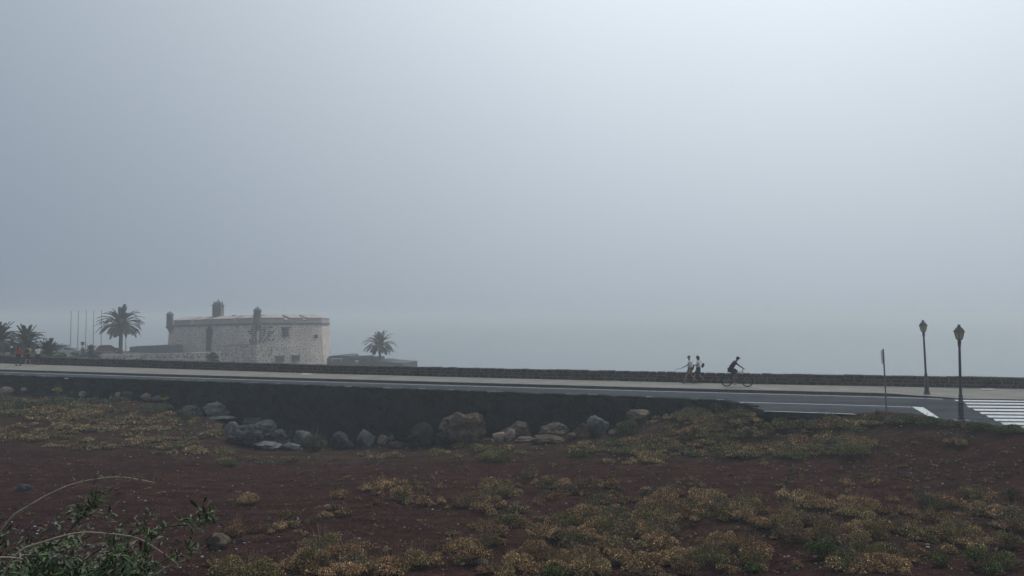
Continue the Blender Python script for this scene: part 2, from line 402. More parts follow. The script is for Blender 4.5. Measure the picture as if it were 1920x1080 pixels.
def build_road():
    bm = bmesh.new(); vs = [bm.verts.new((p.x, p.y, 0)) for p in road_poly]; f = bm.faces.new(vs)
    ex = bmesh.ops.extrude_face_region(bm, geom=[f])
    for g in ex['geom']:
        if isinstance(g, bmesh.types.BMVert): g.co.z = -.3
    bmesh.ops.triangulate(bm, faces=bm.faces); bmesh.ops.recalc_face_normals(bm, faces=bm.faces)
    me = bpy.data.meshes.new('road'); bm.to_mesh(me); bm.free(); tag(link('road', me, asphalt), kind='structure')
build_road()
def norms(P):
    out = []
    for i in range(len(P)):
        t = P[min(i+1, len(P)-1)] - P[max(i-1, 0)]; t.z = 0; t.normalize(); out.append(Vector((-t.y, t.x, 0)))
    return out
nk = norms(kerb); KW = .16
kz = []
for i, p in enumerate(kerb):
    t = min(max((p.x - 20.5)/1.6, 0), 1); kz.append(.15 - .09*t)
kin = [p + nk[i]*KW for i, p in enumerate(kerb)]
pave = mat('promenade_concrete', (.165, .155, .138), (.225, .212, .19), scale=.7, rough=.9, bump=.004, bscale=20, c3=(.19, .178, .16))
kerbm = mat('kerb_stone', (.075, .078, .08), (.12, .12, .118), scale=3, rough=.9, bump=.01)
zp = [z - .002 for z in kz]
# promenade sheet (rows between kerb and sea wall so that its dropped part blends)
def build_prom():
    o = MB(); n = len(kerb); rows = 5
    for r in range(rows):
        t = r/(rows-1)
        for i in range(n):
            p = kin[i].lerp(swall[i] + Vector((0, .25, 0)), t); o.v.append((p.x, p.y, zp[i]*(1-t) + .15*t))
    for r in range(rows-1):
        for i in range(n-1): o.f.append([r*n+i, r*n+i+1, (r+1)*n+i+1, (r+1)*n+i])
    tag(o.build('promenade', pave), kind='structure')
build_prom()
def build_kerb():
    o = MB(); rnd = random.Random(3)
    # individual kerb stones, 1 m each
    for i in range(len(kerb)-1):
        a, b = kerb[i], kerb[i+1]; L = (b-a).length; k = max(1, int(L/1.0))
        for j in range(k):
            t0, t1 = j/k, (j+1)/k - .012/max(L/k, .1)/k
            p0, p1 = a.lerp(b, t0), a.lerp(b, t1); q0, q1 = kin[i].lerp(kin[i+1], t0), kin[i].lerp(kin[i+1], t1)
            z0 = kz[i]*(1-t0) + kz[i+1]*t0 + rnd.uniform(-.004, .004); z1 = kz[i]*(1-t1) + kz[i+1]*t1
            o.add([(p0.x, p0.y, -.1), (p1.x, p1.y, -.1), (q1.x, q1.y, -.1), (q0.x, q0.y, -.1), (p0.x, p0.y, z0), (p1.x, p1.y, z1), (q1.x, q1.y, z1), (q0.x, q0.y, z0)],
                  [(0,3,2,1),(4,5,6,7),(0,1,5,4),(1,2,6,5),(2,3,7,6),(3,0,4,7)])
    tag(o.build('kerb', kerbm), kind='structure')
build_kerb()
paint = mat('road_paint', (.56, .58, .59), (.26, .28, .29), scale=5, rough=.8, detail=10, lo=.48, hi=.74)
def stripe(name, pts_px, wid, z=.004, label=None):
    P = [atz(x, y, 0) for x, y in pts_px]; nn = norms(P)
    A = [p - nn[i]*wid/2 for i, p in enumerate(P)]; B = [p + nn[i]*wid/2 for i, p in enumerate(P)]
    return ribbon(name, A, B, z, paint)
far_l = [(-500,684.5),(0,697.6),(340,708.3),(560,714.8),(880,724),(1240,734),(1500,740.6),(1700,746),(1768,748.6)]
lp = []
for i in range(len(far_l)-1):
    for t in np.linspace(0, 1, 8, endpoint=False): lp.append((far_l[i][0]*(1-t)+far_l[i+1][0]*t, far_l[i][1]*(1-t)+far_l[i+1][1]*t))
lp.append(far_l[-1])
stripe('road_edge_line', lp, .13)
stripe('road_centre_line', [(1351,753.0),(1450,755.8),(1550,758.5),(1650,761.4),(1709,763.4)], .13)
stripe('road_edge_line', [(1432,770.6),(1520,773.6),(1570,775.3),(1622,777.6)], .12)
stripe('road_edge_line', [(1671,779.6),(1684,780)], .12)
stripe('road_edge_line', [(170,709.6),(182,710)], .15)
def poly_mark(name, P, z=.004):
    o = MB(); o.add([(p.x, p.y, z) for p in P], [tuple(range(len(P)))]); q = o.build(name, paint); q['kind'] = 'structure'; return q
poly_mark('stop_line', [atz(*q, 0) for q in ((1709.5,762.6),(1731,763.8),(1761,783.5),(1745,783.2))])
for i, (yt, yb, xl) in enumerate([(749.8,752.2,1789),(755.1,757.9,1808),(760.7,763.9,1812),(766.6,770.0,1824),(772.8,776.4,1836),(779,782.8,1849),(785.3,789.4,1862),(792,796.4,1876),(799,803.5,1890)]):
    a = atz(xl, yt, 0); b = atz(xl+5, yb, 0); d = Vector((1, -.085, 0))
    if i == 0: d = Vector((1, -.10, 0))
    poly_mark('zebra_stripe', [b, b + d*4.6, a + d*4.6, a])
# manhole-like pale patches seen on the road and promenade
for (x, y, w, hh, z) in ((125,709.3,4,.5,0),(575,701.3,9,1.2,.15),(1155,713.3,10,1.1,.15),(1852,729.8,12,1.2,.15)):
    P = [atz(x+w, y+hh, z), atz(x+w, y-hh, z), atz(x-w, y-hh, z), atz(x-w, y+hh, z)]
    q_ = poly_mark('paving_patch', P, z + .004); q_.data.materials[0] = mat('pale_patch', (.30, .30, .29), (.36, .36, .35))

# ------------------------------------------------------------------ stone walls
mortar = mat('wall_mortar', (.19, .172, .16), (.13, .12, .115), scale=6, rough=.95)
stone_dark = mat('basalt_blocks', (.034, .027, .026), (.125, .098, .088), scale=1.6, rough=.9, bump=.03, bscale=9, c3=(.075, .060, .055))
def stone_box(o, P0, P1, z0, z1, nrm, proud, depth, rnd, j=.02):
    """irregular block on a wall face between plan points P0,P1"""
    a = P0 - nrm*proud; b = P1 - nrm*proud; c = P1 + nrm*depth; d = P0 + nrm*depth
    w = (P1-P0).length; q = lambda k: rnd.uniform(-k, k)
    cut = min(.05, w*.2)
    tdir = (P1-P0).normalized()
    vs = []
    for zz, s in ((z0, 1), (z1, -1)):
        for pt, sx in ((P0, 1), (P1, -1)):
            v = pt - nrm*(proud + q(.01)) + tdir*sx*(cut*.6 + q(j)); v = Vector((v.x, v.y, zz + s*(cut*.5 + q(j)*.5))); vs.append(v)
    for zz in (z0, z1):
        for pt in (P0, P1):
            v = pt + nrm*depth; vs.append(Vector((v.x, v.y, zz)))
    for zz in (z0, z1):          # ring on the face plane, slightly proud of mortar
        for pt in (P0, P1): v = pt - nrm*proud*.35; vs.append(Vector((v.x, v.y, zz)))
    # 0,1 low front; 2,3 high front; 4,5 low back; 6,7 high back; 8,9 low ring; 10,11 high ring
    o.add(vs, [(0,1,3,2),(8,9,1,0),(2,3,11,10),(8,0,2,10),(1,9,11,3),(4,5,9,8),(10,11,7,6),(4,8,10,6),(9,5,7,11)])
def seawall():
    rnd = random.Random(11)
    pts = []; L = 0
    base = swall; cum = [0]
    for i in range(1, len(base)): cum.append(cum[-1] + (base[i]-base[i-1]).length)
    cx = [p.x for p in base]; cy = [p.y for p in base]
    def at(s): return Vector((float(np.interp(s, cum, cx)), float(np.interp(s, cum, cy)), 0))
    def nrm(s):
        t = at(s+.3) - at(s-.3); t.normalize(); return Vector((-t.y, t.x, 0))
    H = .62; T = .45
    t = empty('sea_wall', at(cum[-1]*.5) + Vector((0, 0, .15)), 0, 'long low dark stone parapet wall along the sea side of the promenade', 'wall')
    org = t.location.copy()
    o = MB(); ss = np.arange(.5, cum[-1]-.5, 1.0)
    for a in range(len(ss)):
        p = at(ss[a]); n = nrm(ss[a])
        for q in ((p, -1.3), (p, .13+H-.03), (p + n*T, .13+H-.03), (p + n*T, -2.5)): o.v.append(tuple(Vector((q[0].x, q[0].y, q[1])) - org))
    for a in range(len(ss)-1):
        for k in range(3): o.f.append([a*4+k, a*4+k+1, (a+1)*4+k+1, (a+1)*4+k])
    o.build('masonry_core', mortar, t)
    st = MB(); cp = MB()
    rows = [(0.14, .14+.18), (.14+.22, .14+.395)]
    for z0, z1 in rows:
        s = 36 + rnd.uniform(0, .3)
        while s < cum[-1] - 36:
            w = rnd.uniform(.22, .6); p, q = at(s), at(s+w); n = nrm(s)
            v = rnd.uniform(-.025, .025)
            stone_box(st, p, q, z0 + (v if z0 > .2 else 0) + .008, z1 + rnd.uniform(-.03, .01), n, rnd.uniform(.03, .06), .1, rnd); s += w + rnd.uniform(.05, .10)
    s = 36
    while s < cum[-1] - 36:
        w = rnd.uniform(.42, .62); p, q = at(s), at(s+w); n = nrm(s); z0 = .14+.435; z1 = .15+H + rnd.uniform(-.015, .02)
        stone_box(cp, p, q, z0, z1, n, .06, T+.03, rnd, .012); s += w + rnd.uniform(.05, .09)
    for m_ in (st, cp): m_.v = [(v[0]-org.x, v[1]-org.y, v[2]-org.z) for v in m_.v]
    st.build('stonework', stone_dark, t); cp.build('coping_stones', mat('coping_basalt', (.038, .036, .038), (.10, .09, .088), scale=2.2, rough=.9, bump=.03, bscale=9), t)
seawall()
def retaining():
    rnd = random.Random(4)
    P = near_full[:1] + [p for p, x in zip(near, XS) if x <= 1432]; P = [p for p in P]
    cum = [0]
    for i in range(1, len(P)): cum.append(cum[-1] + (P[i]-P[i-1]).length)
    cx = [p.x for p in P]; cy = [p.y for p in P]
    def at(s): return Vector((float(np.interp(s, cum, cx)), float(np.interp(s, cum, cy)), 0))
    def nrm(s):
        t = at(s+.3) - at(s-.3); t.normalize(); return Vector((-t.y, t.x, 0))
    o = MB(); ss = list(np.arange(0, cum[-1], .35)) + [cum[-1]]; rws = 16
    for s in ss:
        p = at(s); n = nrm(s); top = .05 + .035*noise.noise(Vector((s*1.3, 0, 1))) + (.02 if int(s*2.3) % 5 else -.02)
        for k in range(rws):
            z = top + (-3.9 - top)*k/(rws-1); bt = .10*k/(rws-1)*3.9
            w = .05*noise.noise(Vector((s*1.7, z*1.7, 0))) + .03*noise.noise(Vector((s*5, z*5, 3)))
            q = p - n*(.02 + bt + w); o.v.append((q.x, q.y, z))
        q = p + n*.38; o.v.append((q.x, q.y, top + .01)); q2 = p + n*.38; o.v.append((q2.x, q2.y, -.25))
    R_ = rws + 2
    for a in range(len(ss)-1):
        b = a*R_; c = (a+1)*R_
        for k in range(rws-1): o.f.append([b+k, c+k, c+k+1, b+k+1])
        o.f.append([b, b+rws, c+rws, c]); o.f.append([b+rws, b+rws+1, c+rws+1, c+rws])
    m = bpy.data.materials.new('black_lava_masonry'); m.use_nodes = True; n_ = m.node_tree.nodes; b = n_['Principled BSDF']; b.inputs['Roughness'].default_value = 1; b.inputs['Specular IOR Level'].default_value = .02
    t = n_.new('ShaderNodeTexCoord'); v = n_.new('ShaderNodeTexVoronoi'); v.inputs['Scale'].default_value = 2.1; lk(m, t.outputs['Object'], v.inputs['Vector'])
    v2 = n_.new('ShaderNodeTexVoronoi'); v2.feature = 'DISTANCE_TO_EDGE'; v2.inputs['Scale'].default_value = 2.1; lk(m, t.outputs['Object'], v2.inputs['Vector'])
    nz = n_.new('ShaderNodeTexNoise'); nz.inputs['Scale'].default_value = 7; nz.inputs['Detail'].default_value = 8; lk(m, t.outputs['Object'], nz.inputs['Vector'])
    sp = n_.new('ShaderNodeSeparateColor'); lk(m, v.outputs['Color'], sp.inputs[0])
    ma = n_.new('ShaderNodeMath'); ma.operation = 'MULTIPLY_ADD'; ma.inputs[1].default_value = .6; lk(m, sp.outputs[0], ma.inputs[0]); lk(m, nz.outputs['Fac'], ma.inputs[2])
    r = n_.new('ShaderNodeValToRGB'); e = r.color_ramp.elements; e[0].position = .35; e[1].position = 1.1; e[0].color = (.008, .010, .012, 1); e[1].color = (.030, .034, .038, 1); lk(m, ma.outputs[0], r.inputs[0])
    lk(m, r.outputs[0], b.inputs['Base Color'])
    bp = n_.new('ShaderNodeBump'); bp.inputs['Distance'].default_value = .12; lk(m, v2.outputs['Distance'], bp.inputs['Height'])
    bp2 = n_.new('ShaderNodeBump'); bp2.inputs['Distance'].default_value = .04; lk(m, nz.outputs['Fac'], bp2.inputs['Height']); lk(m, bp.outputs[0], bp2.inputs['Normal']); lk(m, bp2.outputs[0], b.inputs['Normal'])
    org = at(cum[-1]*.6); o.v = [(x-org.x, y-org.y, z) for x, y, z in o.v]
    w = o.build('retaining_wall', None, loc=org); w.data.materials.append(m)
    tag(w, 'tall black lava stone retaining wall holding up the road behind the boulders', 'wall')
    cap = MB(); s = .3         # pale chips of mortar and stone along the top edge
    while s < cum[-1] - .5:
        if rnd.random() < .55:
            p = at(s) + nrm(s)*rnd.uniform(.02, .2); cap.box((p.x-org.x, p.y-org.y, .075), (rnd.uniform(.1, .5), rnd.uniform(.08, .2), rnd.uniform(.03, .07)), rnd.uniform(-.3, .3))
        s += rnd.uniform(.3, 1.6)
    cap.build('loose_capping', mat('pale_chips', (.16, .17, .17), (.28, .28, .27), scale=3), w)
retaining()

# ------------------------------------------------------------------ rocks
def rock_mesh(seed, dims, angular=.5, sub=4, rough=.16):
    rnd = random.Random(seed); bm = bmesh.new(); bmesh.ops.create_icosphere(bm, subdivisions=sub, radius=1)
    pl = [(Vector((rnd.gauss(0, 1), rnd.gauss(0, 1), rnd.gauss(0, .8))).normalized(), rnd.uniform(.55, .85)) for _ in range(int(5 + 8*angular))]
    off = Vector((seed*3.1, seed*1.7, 0))
    for v in bm.verts:
        c = v.co.copy()
        for n, d in pl:
            e = c.dot(n) - d
            if e > 0: c -= n*e*(.55 + .4*angular)
        r = 1 + .13*noise.noise(c*1.1 + off) + rough*.6*noise.noise(c*2.6 + off) - rough*.55*abs(noise.noise(c*5 + off)) + rough*.3*noise.noise(c*11 + off) + rough*.2*noise.noise(c*24 + off)
        c *= r; v.co = c
    xs = [v.co.x for v in bm.verts]; ys = [v.co.y for v in bm.verts]; zs = [v.co.z for v in bm.verts]
    for v in bm.verts:
        v.co.x = (v.co.x - (max(xs)+min(xs))/2)/(max(xs)-min(xs))*dims[0]
        v.co.y = (v.co.y - (max(ys)+min(ys))/2)/(max(ys)-min(ys))*dims[1]
        v.co.z = (v.co.z - min(zs))/(max(zs)-min(zs))*dims[2]*1.25 - dims[2]*.25
    me = bpy.data.meshes.new('boulder'); bm.to_mesh(me); bm.free(); me.shade_smooth(); return me
def rmat(k):
    P = {'brown': ((.05, .035, .026), (.16, .115, .085), (.095, .070, .052)), 'dkbrown': ((.035, .028, .026), (.075, .06, .053), (.05, .042, .038)),
         'tan': ((.07, .055, .043), (.19, .155, .12), (.13, .105, .083)), 'grey': ((.085, .085, .085), (.19, .19, .185), (.13, .13, .13)),
         'blue': ((.065, .07, .073), (.15, .155, .16), (.105, .11, .115)), 'dark': ((.03, .032, .036), (.085, .09, .098), (.05, .053, .058)),
         'pale': ((.13, .128, .12), (.30, .29, .27), (.21, .205, .19)), 'pink': ((.20, .14, .11), (.38, .29, .24), (.28, .21, .17))}[k]
    return mat('rock_' + k, P[0], P[1], scale=2.2, rough=.92, bump=.05, bscale=9, c3=P[2], vec='Object')
ROCKS = [ # px centre, base y, width px, height px, colour, angular, label
 (865,836,92,60,'brown',.3,'largest brown pitted boulder in front of the black wall'),
 (790,840,56,46,'dkbrown',.4,'dark brown boulder just left of the largest boulder'),
 (826,840,16,30,'dkbrown',.6,'narrow dark stone wedged between the two big brown boulders'),
 (968,820,62,28,'tan',.6,'tan ridged boulder lying right of the largest boulder'),
 (1040,822,60,27,'tan',.4,'low rounded tan boulder right of the ridged one'),
 (1122,819,46,38,'blue',.3,'rounded blue-grey boulder left of the green bush by the wall'),
 (1090,823,36,28,'brown',.6,'small brown stone leaning on the blue-grey boulder'),
 (935,830,26,18,'pink',.6,'small pinkish stone beneath the tan ridged boulder, left of a pair'),
 (957,826,24,20,'pink',.5,'small pinkish stone beneath the tan ridged boulder, right of a pair'),
 (1036,833,72,14,'brown',.3,'flat low brown slab in front of the rounded tan boulder'),
 (985,830,44,9,'tan',.7,'thin flat tan slab in front of the boulders'),
 (683,840,40,33,'grey',.7,'grey block with a pale split top near the leafy sprig'),
 (634,844,38,34,'dark',.3,'round dark boulder between a bush and the grey block'),
 (562,844,36,36,'blue',.8,'pointed blue-grey stone left of the brown bush'),
 (452,838,82,40,'dark',.5,'big dark boulder at the left end of the rock pile'),
 (512,842,52,30,'dark',.7,'dark boulder under the pale slabs in the rock pile'),
 (492,846,60,15,'grey',.6,'low grey stone at the foot of the rock pile'),
 (545,846,40,14,'grey',.6,'low grey stone right of the foot of the rock pile'),
 (490,812,44,22,'pale',.9,'pale broken slab on top of the rock pile'),
 (522,822,26,16,'pale',.9,'small pale slab on the right slope of the rock pile'),
 (398,781,48,26,'grey',.4,'rounded grey boulder at the foot of the wall, left of the rock pile'),
 (352,777,30,16,'blue',.8,'angular blue-grey stone left of the rounded grey boulder'),
 (371,779,14,15,'blue',.9,'small sharp blue-grey stone touching the rounded grey boulder'),
 (717,834,22,19,'pink',.6,'reddish stone beside the leafy green sprig'),
 (1200,786,44,15,'tan',.3,'pale brown stone behind the green bush by the wall'),
 (405,1033,44,28,'brown',.4,'reddish brown stone lying alone beside the near leafy bush'),
 (375,822,17,10,'pink',.5,'small pinkish stone on the slope left of the rock pile'),
 (357,817,10,6,'pale',.5,'tiny white stone on the slope left of the rock pile'),
 (8,739,34,13,'pink',.4,'pale pinkish stone at the far left of the wall foot'),
 (42,734,14,7,'pale',.7,'small white stone near the far left of the wall foot'),
 (150,743,20,9,'pale',.8,'white flat stone right of the yellow flowering plant'),
 (128,749,24,15,'dkbrown',.5,'dark stone under the yellow flowering plant'),
 (220,746,20,10,'pink',.5,'tan stone halfway along the left wall foot'),
 (233,753,30,18,'dark',.6,'dark stone halfway along the left wall foot'),
 (270,750,24,12,'pink',.6,'peach coloured stone left of the small yellow shrub'),
 (207,751,16,14,'dark',.6,'small dark stone halfway along the left wall foot'),
 (292,751,20,9,'grey',.7,'grey flat stone right of the peach coloured stone'),
 (900,1060,30,8,'grey',.7,'flat grey stone half buried in the near red soil'),
 (868,1062,14,5,'pale',.7,'small pale stone left of the flat grey stone in the near soil'),
 (405,787,60,6,'pale',.8,'flat pale slab below the rounded grey boulder'),
 (1307,797,12,6,'pale',.6,'small pale stone on the right hand slope'),
 (1666,790,10,5,'pale',.7,'little white stone at the foot of the thin sign post'),
 (590,846,20,12,'dark',.6,'small dark stone between the pointed stone and the brown bush'),
 (655,842,18,14,'dkbrown',.6,'small dark stone filling the gap left of the grey block'),
 (742,842,30,12,'dkbrown',.5,'low dark stone left of the dark brown boulder'),
 (915,838,26,16,'brown',.6,'brown stone at the right foot of the largest boulder'),
 (1010,834,30,12,'brown',.6,'low brown stone between the two tan boulders'),
 (1070,826,26,14,'brown',.6,'brown stone right of the low rounded tan boulder'),
 (1150,818,22,12,'tan',.6,'small tan stone right of the rounded blue-grey boulder'),
 (430,812,34,20,'grey',.7,'grey angular stone at the upper left of the rock pile'),
 (470,800,40,14,'dark',.6,'dark stone at the back of the rock pile'),
 (38,921,28,12,'dark',.6,'dark lump of rock alone on the red soil at far left')]
for i, (px, py, w, hh, col, ang, lab) in enumerate(ROCKS):
    p = hit(px, py); s = p.y/F*1.0
    if py < 760 and px < 320: p = hit(px, min(py, 752))
    dx, dz = w*p.y/F*(.8 if px < 320 and py < 760 else 1), hh*p.y/F
    yw = float(np.interp(min(max(px, 0), 1920), XS, [q.y for q in near]))
    if py < 860 and px < 1250 and p.y + dx*.3 > yw - dx*.4 - .25: p.y = yw - dx*.7 - .25; p = aty(px, py, p.y)
    me = rock_mesh(i+3, (dx, dx*.75, max(dz, .04)), min(.95, ang+.25), (5 if w > 50 else 4) if w > 20 else 3, .3 if w > 30 else .2)
    o = link('boulder' if w > 24 else 'stone', me, rmat(col), None, (p.x, p.y + dx*.3, p.z))
    tag(o, lab, 'rock', 'rocks along the foot of the wall' if py < 850 else 'loose rocks on the soil')

# gravel: pale and dark chips
def gravel():
    rng = np.random.default_rng(8); Vs = []; Fs = []; Ts = []; n = 0
    ico = bmesh.new(); bmesh.ops.create_icosphere(ico, subdivisions=1, radius=1)
    base = np.array([v.co[:] for v in ico.verts]); tri = np.array([[v.index for v in f.verts] for f in ico.faces]); ico.free()
    pts = []
    def blob(cx, cy, rx, ry, k, s0, s1):
        for _ in range(k):
            a = rng.normal()*.5; b = rng.normal()*.5; pts.append((cx+a*rx, min(1078, cy+b*ry), rng.uniform(s0, s1)))
    for _ in range(6500): pts.append((rng.uniform(-60, 1980), 845 + 233*rng.random()**.8, .008 + .035*rng.random()**2.5))
    for _ in range(1500): pts.append((rng.uniform(-60, 1980), rng.uniform(790, 900), rng.uniform(.01, .035)))
    for b in ((350,820,90,30,90,.02,.07),(430,800,60,20,60,.03,.08),(560,850,200,12,60,.02,.06),(1180,850,90,22,130,.02,.06),(1230,815,60,25,60,.02,.05),(1330,830,60,30,90,.02,.05),
              (700,845,200,10,60,.02,.06),(1700,800,120,12,70,.015,.05),(1550,815,160,30,60,.02,.05),(1790,812,60,8,60,.015,.04),(1640,840,120,20,60,.02,.05),(1000,835,80,14,50,.02,.07),(230,760,200,10,60,.02,.07)): blob(*b)
    for (px, py, s) in pts:
        if py < 745: continue
        p = hit(px, py)
        if p.y > 50 or pip(np.array([p.x]), np.array([p.y]), road_poly)[0]: continue
        q = base * (s*np.array([rng.uniform(.8, 1.5), rng.uniform(.8, 1.5), rng.uniform(.4, .9)])) * rng.uniform(.75, 1.2, size=(len(base), 1))
        a = rng.uniform(0, 6.28); c, sn = math.cos(a), math.sin(a)
        q = np.stack([q[:, 0]*c - q[:, 1]*sn, q[:, 0]*sn + q[:, 1]*c, q[:, 2]], 1) + np.array([p.x, p.y, p.z + s*.2])
        Vs.append(q); Fs.append(tri + n); n += len(base)
        t = rng.random(); col = (.34, .32, .29) if t < .16 else ((.17, .14, .125) if t < .5 else (.07, .055, .052))
        Ts.append(np.tile(np.array(col)*rng.uniform(.7, 1.2), (len(base), 1)))
    o = npmesh('gravel', np.concatenate(Vs), np.concatenate(Fs), mat('gravel_stone', (1, 1, 1), (.75, .75, .75), scale=20, tint=True), tint=np.concatenate(Ts), k=3)
    tag(o, 'scattered pale and dark gravel chips on the reddish soil', 'gravel', kind='stuff')
gravel()

# ------------------------------------------------------------------ scrub
_m = 1.0
TAN = np.array((.31, .205, .108)); OLIVE = np.array((.15, .128, .055)); GREEN = np.array((.050, .078, .026)); RUST = np.array((.16, .095, .052)); GREY = np.array((.075, .080, .058)); LIME = np.array((.15, .155, .055)); STRAW = np.array((.30, .225, .12)); SAGE = np.array((.085, .105, .065))
def clump_pts(rng, c, Rr, H, n, k=None, flat=.5):
    k = k or max(4, int(6 + Rr*6)); ang = rng.uniform(0, 6.28, k); rr = Rr*np.sqrt(rng.random(k))*.75
    sub = np.stack([np.cos(ang)*rr, np.sin(ang)*rr, H*(1 - (rr/Rr)**2*.7)*rng.uniform(.35, .95, k)], 1); sr = Rr*rng.uniform(.22, .42, k)
    wi = rng.choice(k, n, p=(sr**2/(sr**2).sum())); d = rng.normal(size=(n, 3)); d /= np.linalg.norm(d, axis=1)[:, None]
    d[:, 2] = np.abs(d[:, 2])*1.0 - .25
    rad = sr[wi]*(.6 + .45*rng.random(n)**.6)
    P = sub[wi]*np.array([1, 1, .7]) + d*rad[:, None]*np.array([1, 1, min(1.0, .75*H/Rr + .2)])
    P[:, 2] = np.maximum(P[:, 2], .01 + rng.random(n)*.03)
    return P + np.asarray(c), d, wi
def clump(rng, c, Rr, H, col_, leaf=.028, dens=1.0, mix=None, up=.25):
    col = np.asarray(col_)*1.35; mix = None if mix is None else np.asarray(mix)*1.35
    n = int(dens * 2.2 * Rr*(Rr + H) * 2.2 / (leaf*leaf*.55)); n = int(min(max(n, 60), 5200))
    P, d, wi = clump_pts(rng, c, Rr, H, n)
    V, Fq = quads(P, leaf, rng, .75, 0.0, d*.15)
    sub = rng.uniform(.75, 1.25, 64)[wi % 64]
    T = np.tile(col, (n, 1))
    if mix is not None:
        mm = (rng.random(n) < .35)[:, None]; T = np.where(mm, mix, T)
    T = T * sub[:, None] * rng.choice([.35, .7, 1.1, 1.7, 2.6], n, p=[.22, .23, .27, .18, .10])[:, None]
    # dead stems rising through the clump
    ns = max(8, int(110*Rr)); a = rng.uniform(0, 6.28, ns); rr = Rr*rng.uniform(.1, .95, ns)
    B = np.asarray(c) + np.stack([np.cos(a)*rr*.2, np.sin(a)*rr*.2, np.full(ns, -.02)], 1)
    E_ = np.asarray(c) + np.stack([np.cos(a)*rr, np.sin(a)*rr, H*rng.uniform(.7, 1.4, ns)*(1-.5*(rr/Rr)**2)], 1)
    w = np.cross(E_-B, rng.normal(size=(ns, 3))); w /= np.linalg.norm(w, axis=1)[:, None]+1e-9; w *= .005
    V2 = np.stack([B-w, B+w, E_+w*.5, E_-w*.5], 1).reshape(-1, 3); F2 = np.arange(4*ns).reshape(ns, 4) + len(V)
    T2 = np.tile(np.array((.27, .215, .15)), (ns, 1))*rng.uniform(.4, 1.4, ns)[:, None]
    return np.concatenate([V, V2]), np.concatenate([Fq, F2]), np.repeat(np.concatenate([T, T2]), 4, axis=0)
leafm = mat('dry_foliage', (1, 1, 1), (.72, .72, .72), scale=3, rough=.9, tint=True, spec=0)
class Acc:
    def __init__(s): s.V = []; s.F = []; s.T = []; s.n = 0
    def add(s, V, Fq, T): s.V.append(V); s.F.append(Fq + s.n); s.T.append(T); s.n += len(V)
    def build(s, name, parent=None, org=None):
        V = np.concatenate(s.V)
        if org is not None: V = V - np.array(org)
        o = npmesh(name, V, np.concatenate(s.F), leafm, parent, tint=np.concatenate(s.T))
        if org is not None: o.location = org
        return o
def area(name, label, blobs, cols, probs, rng, dens=1., hmul=1., leaf=.028, cat='scrub', rs=1.):
    A = Acc(); cnt = 0
    for (cx, cy, rx, ry) in blobs:
        k = max(2, int(rx*ry/ (105.0 if cy > 890 else 32.0) * dens))
        for _ in range(k):
            a = rng.uniform(0, 6.28); q = math.sqrt(rng.random()); px = cx + rx*q*math.cos(a); py = cy + ry*q*math.sin(a)
            if py > 1110: continue
            p = hit(px, py)
            if pip(np.array([p.x]), np.array([p.y]), road_poly)[0]: continue
            if px < 1430 and p.y > float(np.interp(min(max(px, 0), 1920), XS, [q.y for q in near])) - .45: continue
            sc = 1.0 if cy > 890 else 1.15
            Rr = rng.choice([.14, .22, .32, .5])*rng.uniform(.8, 1.2)*sc*rs; H = Rr*rng.uniform(.6, 1.15)*hmul
            i = rng.choice(len(cols), p=probs); j = rng.choice(len(cols), p=probs)
            lf = leaf*max(1., p.y/20)
            A.add(*clump(rng, (p.x, p.y, p.z), Rr, H, cols[i], lf, .62, cols[j])); cnt += 1
    o = A.build(name); tag(o, label, cat, kind='stuff'); return cnt
rng = np.random.default_rng(21)
FG = [(725,925,110,26),(610,962,50,14),(555,990,36,18),(800,952,45,12),(905,937,60,26),(990,907,60,14),(960,940,60,22),(1060,930,60,18),
 (1140,932,38,26),(1240,942,60,26),(1310,907,36,12),(1345,952,90,28),(1180,972,85,32),(1065,988,115,24),(1150,1015,115,28),(900,1004,55,24),(870,1042,56,18),
 (660,1050,95,24),(440,1074,90,18),(560,1072,120,20),(750,1068,60,14),(1000,1065,130,28),(1250,1055,95,32),(1370,1045,56,36),
 (1440,972,56,22),(1500,922,60,10),(1500,1005,60,26),(1560,962,66,18),(1620,912,46,10),(1620,1002,58,18),(1700,952,78,20),(1720,992,76,22),(1850,972,56,22),(1900,1005,40,26),
 (1640,1055,95,22),(1790,1022,60,18),(1450,1062,50,16),(470,1000,60,10),(1830,935,40,8),(1480,945,50,14)]
area('dry_scrub', 'brown and olive dried scrub clumps spreading over the near soil', FG, [TAN, OLIVE, RUST, GREY, STRAW], [.36, .26, .18, .08, .12], rng, 1.0)
MID = [(935,846,80,14),(1110,842,60,10),(1290,790,90,18),(1300,835,80,22),(1220,845,60,18),(1420,800,120,22),(1460,845,90,14),(1560,838,90,18),(1370,850,70,12),(1560,800,90,12),(1640,792,60,6),(1290,770,60,8),(1390,772,50,5),(1190,865,60,6),(820,855,40,8),(700,858,60,6)]
area('hillside_scrub', 'olive and rusty low scrub on the slope between the dirt track and the road', MID, [OLIVE*1.2, TAN, RUST, SAGE*1.2, LIME*.8, STRAW*.9], [.25, .2, .15, .14, .1, .16], rng, .95, .6, .03)
LEFT = [(90,770,120,20),(60,810,110,16),(220,790,130,22),(300,825,80,18),(360,850,70,8),(170,835,80,8),(330,790,60,16),(480,865,70,6),(120,752,140,6),(400,810,30,14)]
area('dry_grass', 'straw coloured dry grass and weeds covering the left slope below the wall', LEFT, [STRAW*.9, OLIVE*.9, GREY, RUST*.9], [.46, .22, .18, .14], rng, 1.2, .42, .03, 'grass')
TINY = [(960,960,960,110)]
